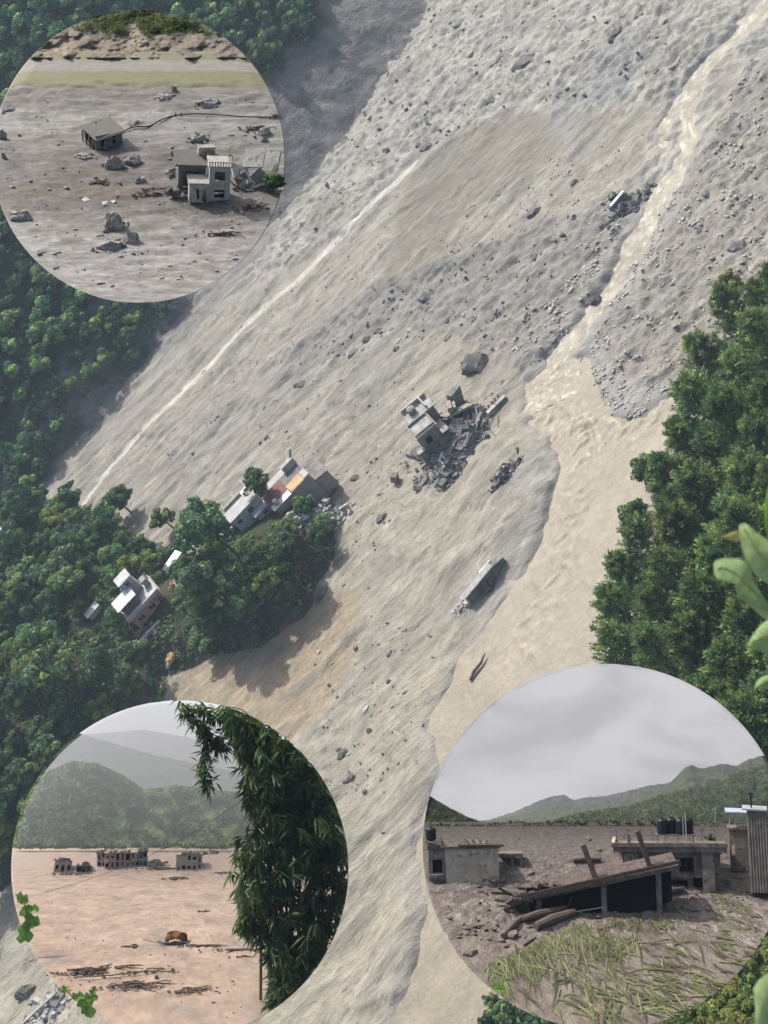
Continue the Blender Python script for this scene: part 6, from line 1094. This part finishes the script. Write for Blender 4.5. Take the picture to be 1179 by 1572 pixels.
# logs and rocks in front
for x0, y0, x1, y1, r_, lb in [(822, 1428, 882, 1405, 9, 'thick muddy log lying before the fallen roof'), (800, 1415, 868, 1398, 7, 'second muddy log behind the thick one'), (772, 1440, 800, 1412, 6, 'short broken log at the lower left of the fallen roof'), (960, 1382, 1050, 1368, 6, 'long muddy log right of the fallen roof'), (880, 1324, 922, 1322, 5, 'log stranded in the mudflow behind the fallen roof'), (1138, 1402, 1160, 1432, 3, 'pale pole lying among the maize at the right rim'), (804, 1452, 822, 1440, 2, 'thin stick before the maize')]:
    p0 = D3.P(x0, y0-r_*.6, float(D3.wv(y0))-.1); p1 = D3.P(x1, y1-r_*.6, float(D3.wv(y1))-.1); q = r_*.027; o = MB().tube([p0, p0*.6+p1*.4+D3.V*q*.2, p1], [q*.8, q, q*.7], 9).build('muddy_log', M_log); tag(o, lb, 'log')
for i, (x, y, s_, lb) in enumerate([(762, 1352, 34, 'muddy rock right of the cream house wall'), (735, 1352, 26, 'low muddy rock at the foot of the cream house wall'), (903, 1289, 12, 'dark boulder far out in the mudflow'), (960, 1325, 26, 'boulder behind the fallen roof by the house wall'), (720, 1463, 34, 'dark muddy rock at the left rim above the maize'), (785, 1436, 30, 'muddy rock at the end of the broken log'), (920, 1305, 10, 'small boulder in the mudflow left of the flat roofed house'), (845, 1352, 20, 'muddy rock behind the broken timbers'), (1000, 1384, 22, 'muddy rock below the right end of the fallen roof'), (815, 1340, 16, 'small rock in the mud left of the fallen roof'), (870, 1440, 16, 'small rock before the maize'), (935, 1392, 18, 'rock under the middle of the fallen roof')]):
    me = ROCKS[i % 6].copy(); me.materials.clear(); me.materials.append(M_roof3); o = link('muddy_rock', me); o.matrix_world = D3.M(x, y, random.uniform(0, 90), k=s_/2); tag(o, lb, 'rock')
disc_clods(D3, 'flow_clods', 1500, [(648, 1275), (1160, 1275), (1150, 1380), (1000, 1410), (800, 1450), (700, 1470)], 1.2, 11, 1235, M_roof3, 'muddy stones and broken wood scattered through the mudflow', 72)
# buildings at the right rim
h = thing('block_house', 'small concrete block house with a blue sheet roof at the right', 'house', D3.M(1122, 1337, -4)); MB().wall((0, 0), (42, 0), 62, 3, ((2, 8, 4, 40),)).build('wall', M_c3, h); MB().wall((0, 40), (0, 3), 62, 3).build('wall', M_c3, h); MB().box((-2, -2, 62.1), (46, 42, 65)).build('roof_slab', M_c3, h)
for x in (2, 14, 38): MB().beam((x, 2, 65), (x, 2, 88), 1.2).build('post', M_pale, h)
MB().box((-4, -4, 88), (40, 34, 90), 0, 4, 2).build('sheet_roof', mat('blue_sheet', (.35, .42, .52), .45, .1, .1), h)
for i in range(6): MB().beam((16+i*4, 0, 65), (16+i*4, 0, 78), .7).build('baluster', M_pale, h)
MB().beam((16, 0, 78), (40, 0, 78), .9).build('rail', M_pale, h)
h = thing('corrugated_shed', 'rusty corrugated shed cut by the right edge, green hedge behind', 'shed', D3.M(1154, 1364, -6, dw=-1.))
for i in range(7): MB().tube([(i*4.2+1, 0, -6), (i*4.2+1, 0, 118)], 2.4, 8).build('sheet_rib', M_corr, h)
MB().box((0, .5, -6), (29, 26, 117)).build('wall', M_corr, h); MB().box((-8, -5, 118.5), (29, 30, 121), 0, 4, 3).build('roof', M_tin, h); MB().beam((6, 6, 121), (6, 6, 144), 2.2).build('chimney', M_tank, h); MB().box((2, 3, 141), (10, 9, 143)).build('chimney_cap', M_tank, h)
# flattened maize: leaves and stalks combed by the flow
g = np.random.default_rng(23); VV = []; CC = []
def blade(x, y, an, L, wd, col, lift=1.):
    d = np.array([math.cos(an), math.sin(an)]); n_ = np.array([-d[1], d[0]])*wd; pts = [np.array([x, y])+d*L*t+np.array([0, -lift*4*t*(1-t)]) for t in (0, .35, .7, 1)]
    for i in range(3):
        k0, k1 = (1, .9, .6, .08)[i], (1, .9, .6, .08)[i+1]; q = np.array([pts[i]+n_*k0, pts[i+1]+n_*k1, pts[i+1]-n_*k1, pts[i]-n_*k0]); dd = np.hypot(q[:, 0]-930, q[:, 1]-1300); k_ = np.where(dd > 280, 280/dd, 1); q = np.stack([930+(q[:, 0]-930)*k_, 1300+(q[:, 1]-1300)*k_], 1)
        VV.append(D3.P(q[:, 0], q[:, 1]-1, D3.wv(q[:, 1])-.10-lift*.03*g.random())); CC.append(np.tile(col, (4, 1)))
MZ = [(.19, .205, .085), (.14, .17, .07), (.26, .245, .14), (.10, .105, .05), (.11, .09, .06)]
for i in range(1700):
    r_ = g.random()
    if r_ < .30: x = g.uniform(740, 900); y = np.interp(x, [740, 800, 860, 900], [1480, 1452, 1425, 1412])+abs(g.normal())*26; an = R(65)+g.normal()*.45
    elif r_ < .48: x = g.uniform(870, 985); y = np.interp(x, [870, 985], [1424, 1398])+abs(g.normal())*24; an = R(100 if x > 940 else 70)+g.normal()*.5
    elif r_ < .88:
        x = g.uniform(985, 1180); y = g.uniform(1340, 1555); lim = np.interp(x, [985, 1040, 1090, 1130, 1180], [1420, 1390, 1372, 1345, 1335])
        if y < lim: continue
        an = R(200)+g.normal()*.35 if y < 1440 else R(28)+g.normal()*.3
    else: x = g.normal()*60+930; y = g.uniform(1440, 1560); an = R(50 if x < 950 else 30)+g.normal()*.5
    if not D3.inside(x, y, 3): continue
    if r_ < .88 and fbm(np.array([x/30]), np.array([y/22]), 3., 2)[0] < -.05: continue
    q = (y-1240)/300; blade(x, y, an, g.uniform(18, 52)*q*1.2, g.uniform(.7, 1.5)*q*1.2, np.array(MZ[g.integers(5)])*g.uniform(.65, 1.05), g.uniform(.3, 1.6))
V = np.concatenate(VV); stuff(link('flattened_maize', foliage_mesh('flattened_maize', (V, np.arange(len(V)).reshape(-1, 4), np.concatenate(CC)), M_leaf)), 'flattened yellow green maize combed into the mud at the bottom of the lower right disc', 'maize')
sprig(D3, [(757, 1520), (764, 1516), (770, 1516)], 'single yellowish green leaf at the lower left rim of the lower right disc', [(756, 1518, 12, 22, 6, M_bleaf)])

# ------------------------------------------------------------------ out of focus leaves close to the camera, at the right edge
h = thing('broad_leaf_plant', 'large blurred pale green leaves close up at the right edge', 'plant', Matrix(((CX[0], F[0], CY[0], 0), (CX[1], F[1], CY[1], 0), (CX[2], F[2], CY[2], 0), (0, 0, 0, 1))))
h.matrix_world = Matrix.Translation(Vector(at(1190, 960, 2.6))) @ h.matrix_world @ Matrix.Diagonal((2.6/FPX, 2.6/FPX, 2.6/FPX, 1))
M_broad = mat('broad_leaf', (.36, .50, .235), .45, .22, .045, trans=.55, spec=.4, objvar=.12); M_yl = mat('yellow_leaf', (.45, .45, .14), .5, .2, .03, trans=.3)
def leafpoly(pts, mid, m_, nm='leaf', z=0., cup=16):
    """leaf blade with a raised midrib: outline and midrib in picture units"""
    n = len(pts); V = []; Fs = []
    mids = [np.array(mid[0])+(np.array(mid[1])-np.array(mid[0]))*t for t in np.linspace(0, 1, 6)]
    c0 = np.mean(pts, 0); V.append((c0[0], z, c0[1])); 
    for ring in (.45, .8, 1.):
        for k, p_ in enumerate(pts): q = c0+(np.array(p_)-c0)*ring; V.append((q[0], z-cup*ring*ring*(.9+.1*math.sin(k*.9)), q[1]))
    for k in range(n):
        a, b = 1+k, 1+(k+1) % n; Fs.append((0, a, b))
        for r_ in range(2): Fs.append((a+r_*n, a+(r_+1)*n, b+(r_+1)*n, b+r_*n))
    mb = MB(); mb.add(V, Fs); o = mb.build(nm, m_, h, True); return o
W = lambda pts: [(x-1190, 960-y) for x, y in pts]
def sm(pts): return [tuple(p) for p in spline(pts+[pts[0]], 3)][:-1]
leafpoly(sm(W([(1130, 806), (1140, 803), (1155, 815), (1175, 830), (1200, 850), (1215, 890), (1190, 900), (1165, 890), (1148, 872), (1137, 848), (1132, 828)])), ((0, 0), (1, 1)), M_broad)
leafpoly(sm(W([(1088, 866), (1092, 859), (1115, 856), (1137, 862), (1150, 890), (1170, 925), (1185, 945), (1170, 950), (1145, 930), (1125, 912), (1118, 893), (1098, 889), (1089, 880)])), ((0, 0), (1, 1)), M_broad, z=-14)
leafpoly(sm(W([(1103, 824), (1118, 818), (1131, 815), (1133, 830), (1118, 829)])), ((0, 0), (1, 1)), M_yl, 'yellow_leaf', -6, 4)
leafpoly(sm(W([(1140, 990), (1150, 972), (1165, 955), (1190, 940), (1210, 960), (1200, 995), (1165, 998)])), ((0, 0), (1, 1)), M_broad, z=-8)
leafpoly(sm(W([(1152, 1056), (1158, 1042), (1175, 1034), (1200, 1030), (1200, 1058), (1170, 1054)])), ((0, 0), (1, 1)), M_broad, z=-4)
leafpoly(sm(W([(1172, 775), (1178, 745), (1190, 735), (1200, 790), (1185, 822), (1174, 815)])), ((0, 0), (1, 1)), M_bleaf, 'bright_leaf', 10)
leafpoly(sm(W([(1152, 1512), (1165, 1495), (1200, 1490), (1200, 1590), (1160, 1580), (1155, 1545)])), ((0, 0), (1, 1)), M_broad, 'low_leaf', 0)
for (ax, ay), (bx, by), ln in (((1137, 812), (1200, 890), 30), ((1094, 868), (1182, 945), 24), ((1146, 985), (1205, 965), 18)):
    for i in range(1, 7):
        t = i/7; x0, y0 = ax+(bx-ax)*t, ay+(by-ay)*t; l = ln*math.sin(math.pi*t)**.7; dx, dy = (bx-ax), (by-ay); n_ = math.hypot(dx, dy)
        for sg in (-1, 1): MB().tube([(x0-1190, -21, 960-y0), (x0-1190+(-dx/n_*.5-sg*dy/n_*.85)*l, -19, 960-y0-(-dy/n_*.5+sg*dx/n_*.85)*l)], [.7, .3], 5).build('vein', M_yl, h)
for q in (((1137, 812), (1160, 850), (1200, 890)), ((1092, 868), (1130, 885), (1182, 945)), ((1146, 985), (1175, 972), (1205, 965))): MB().tube([(x-1190, -22, 960-y) for x, y in spline(q, 5)], 1.3, 6).build('midrib', M_yl, h)
MB().tube([(x-1190, 6, 960-y) for x, y in ((1205, 1640), (1200, 1300), (1196, 1000), (1190, 940), (1196, 780))], [9, 8, 6, 5, 3], 8).build('stem', M_bleaf2, h)


# ------------------------------------------------------------------ the air of the valley
o = MB().box((-1200, -800, -9), (1200, 1600, 330)).build('haze', air_mat('valley_air', .00022, (.62, .82, 1.0))); stuff(o, 'thin blue haze filling the whole valley', 'haze')
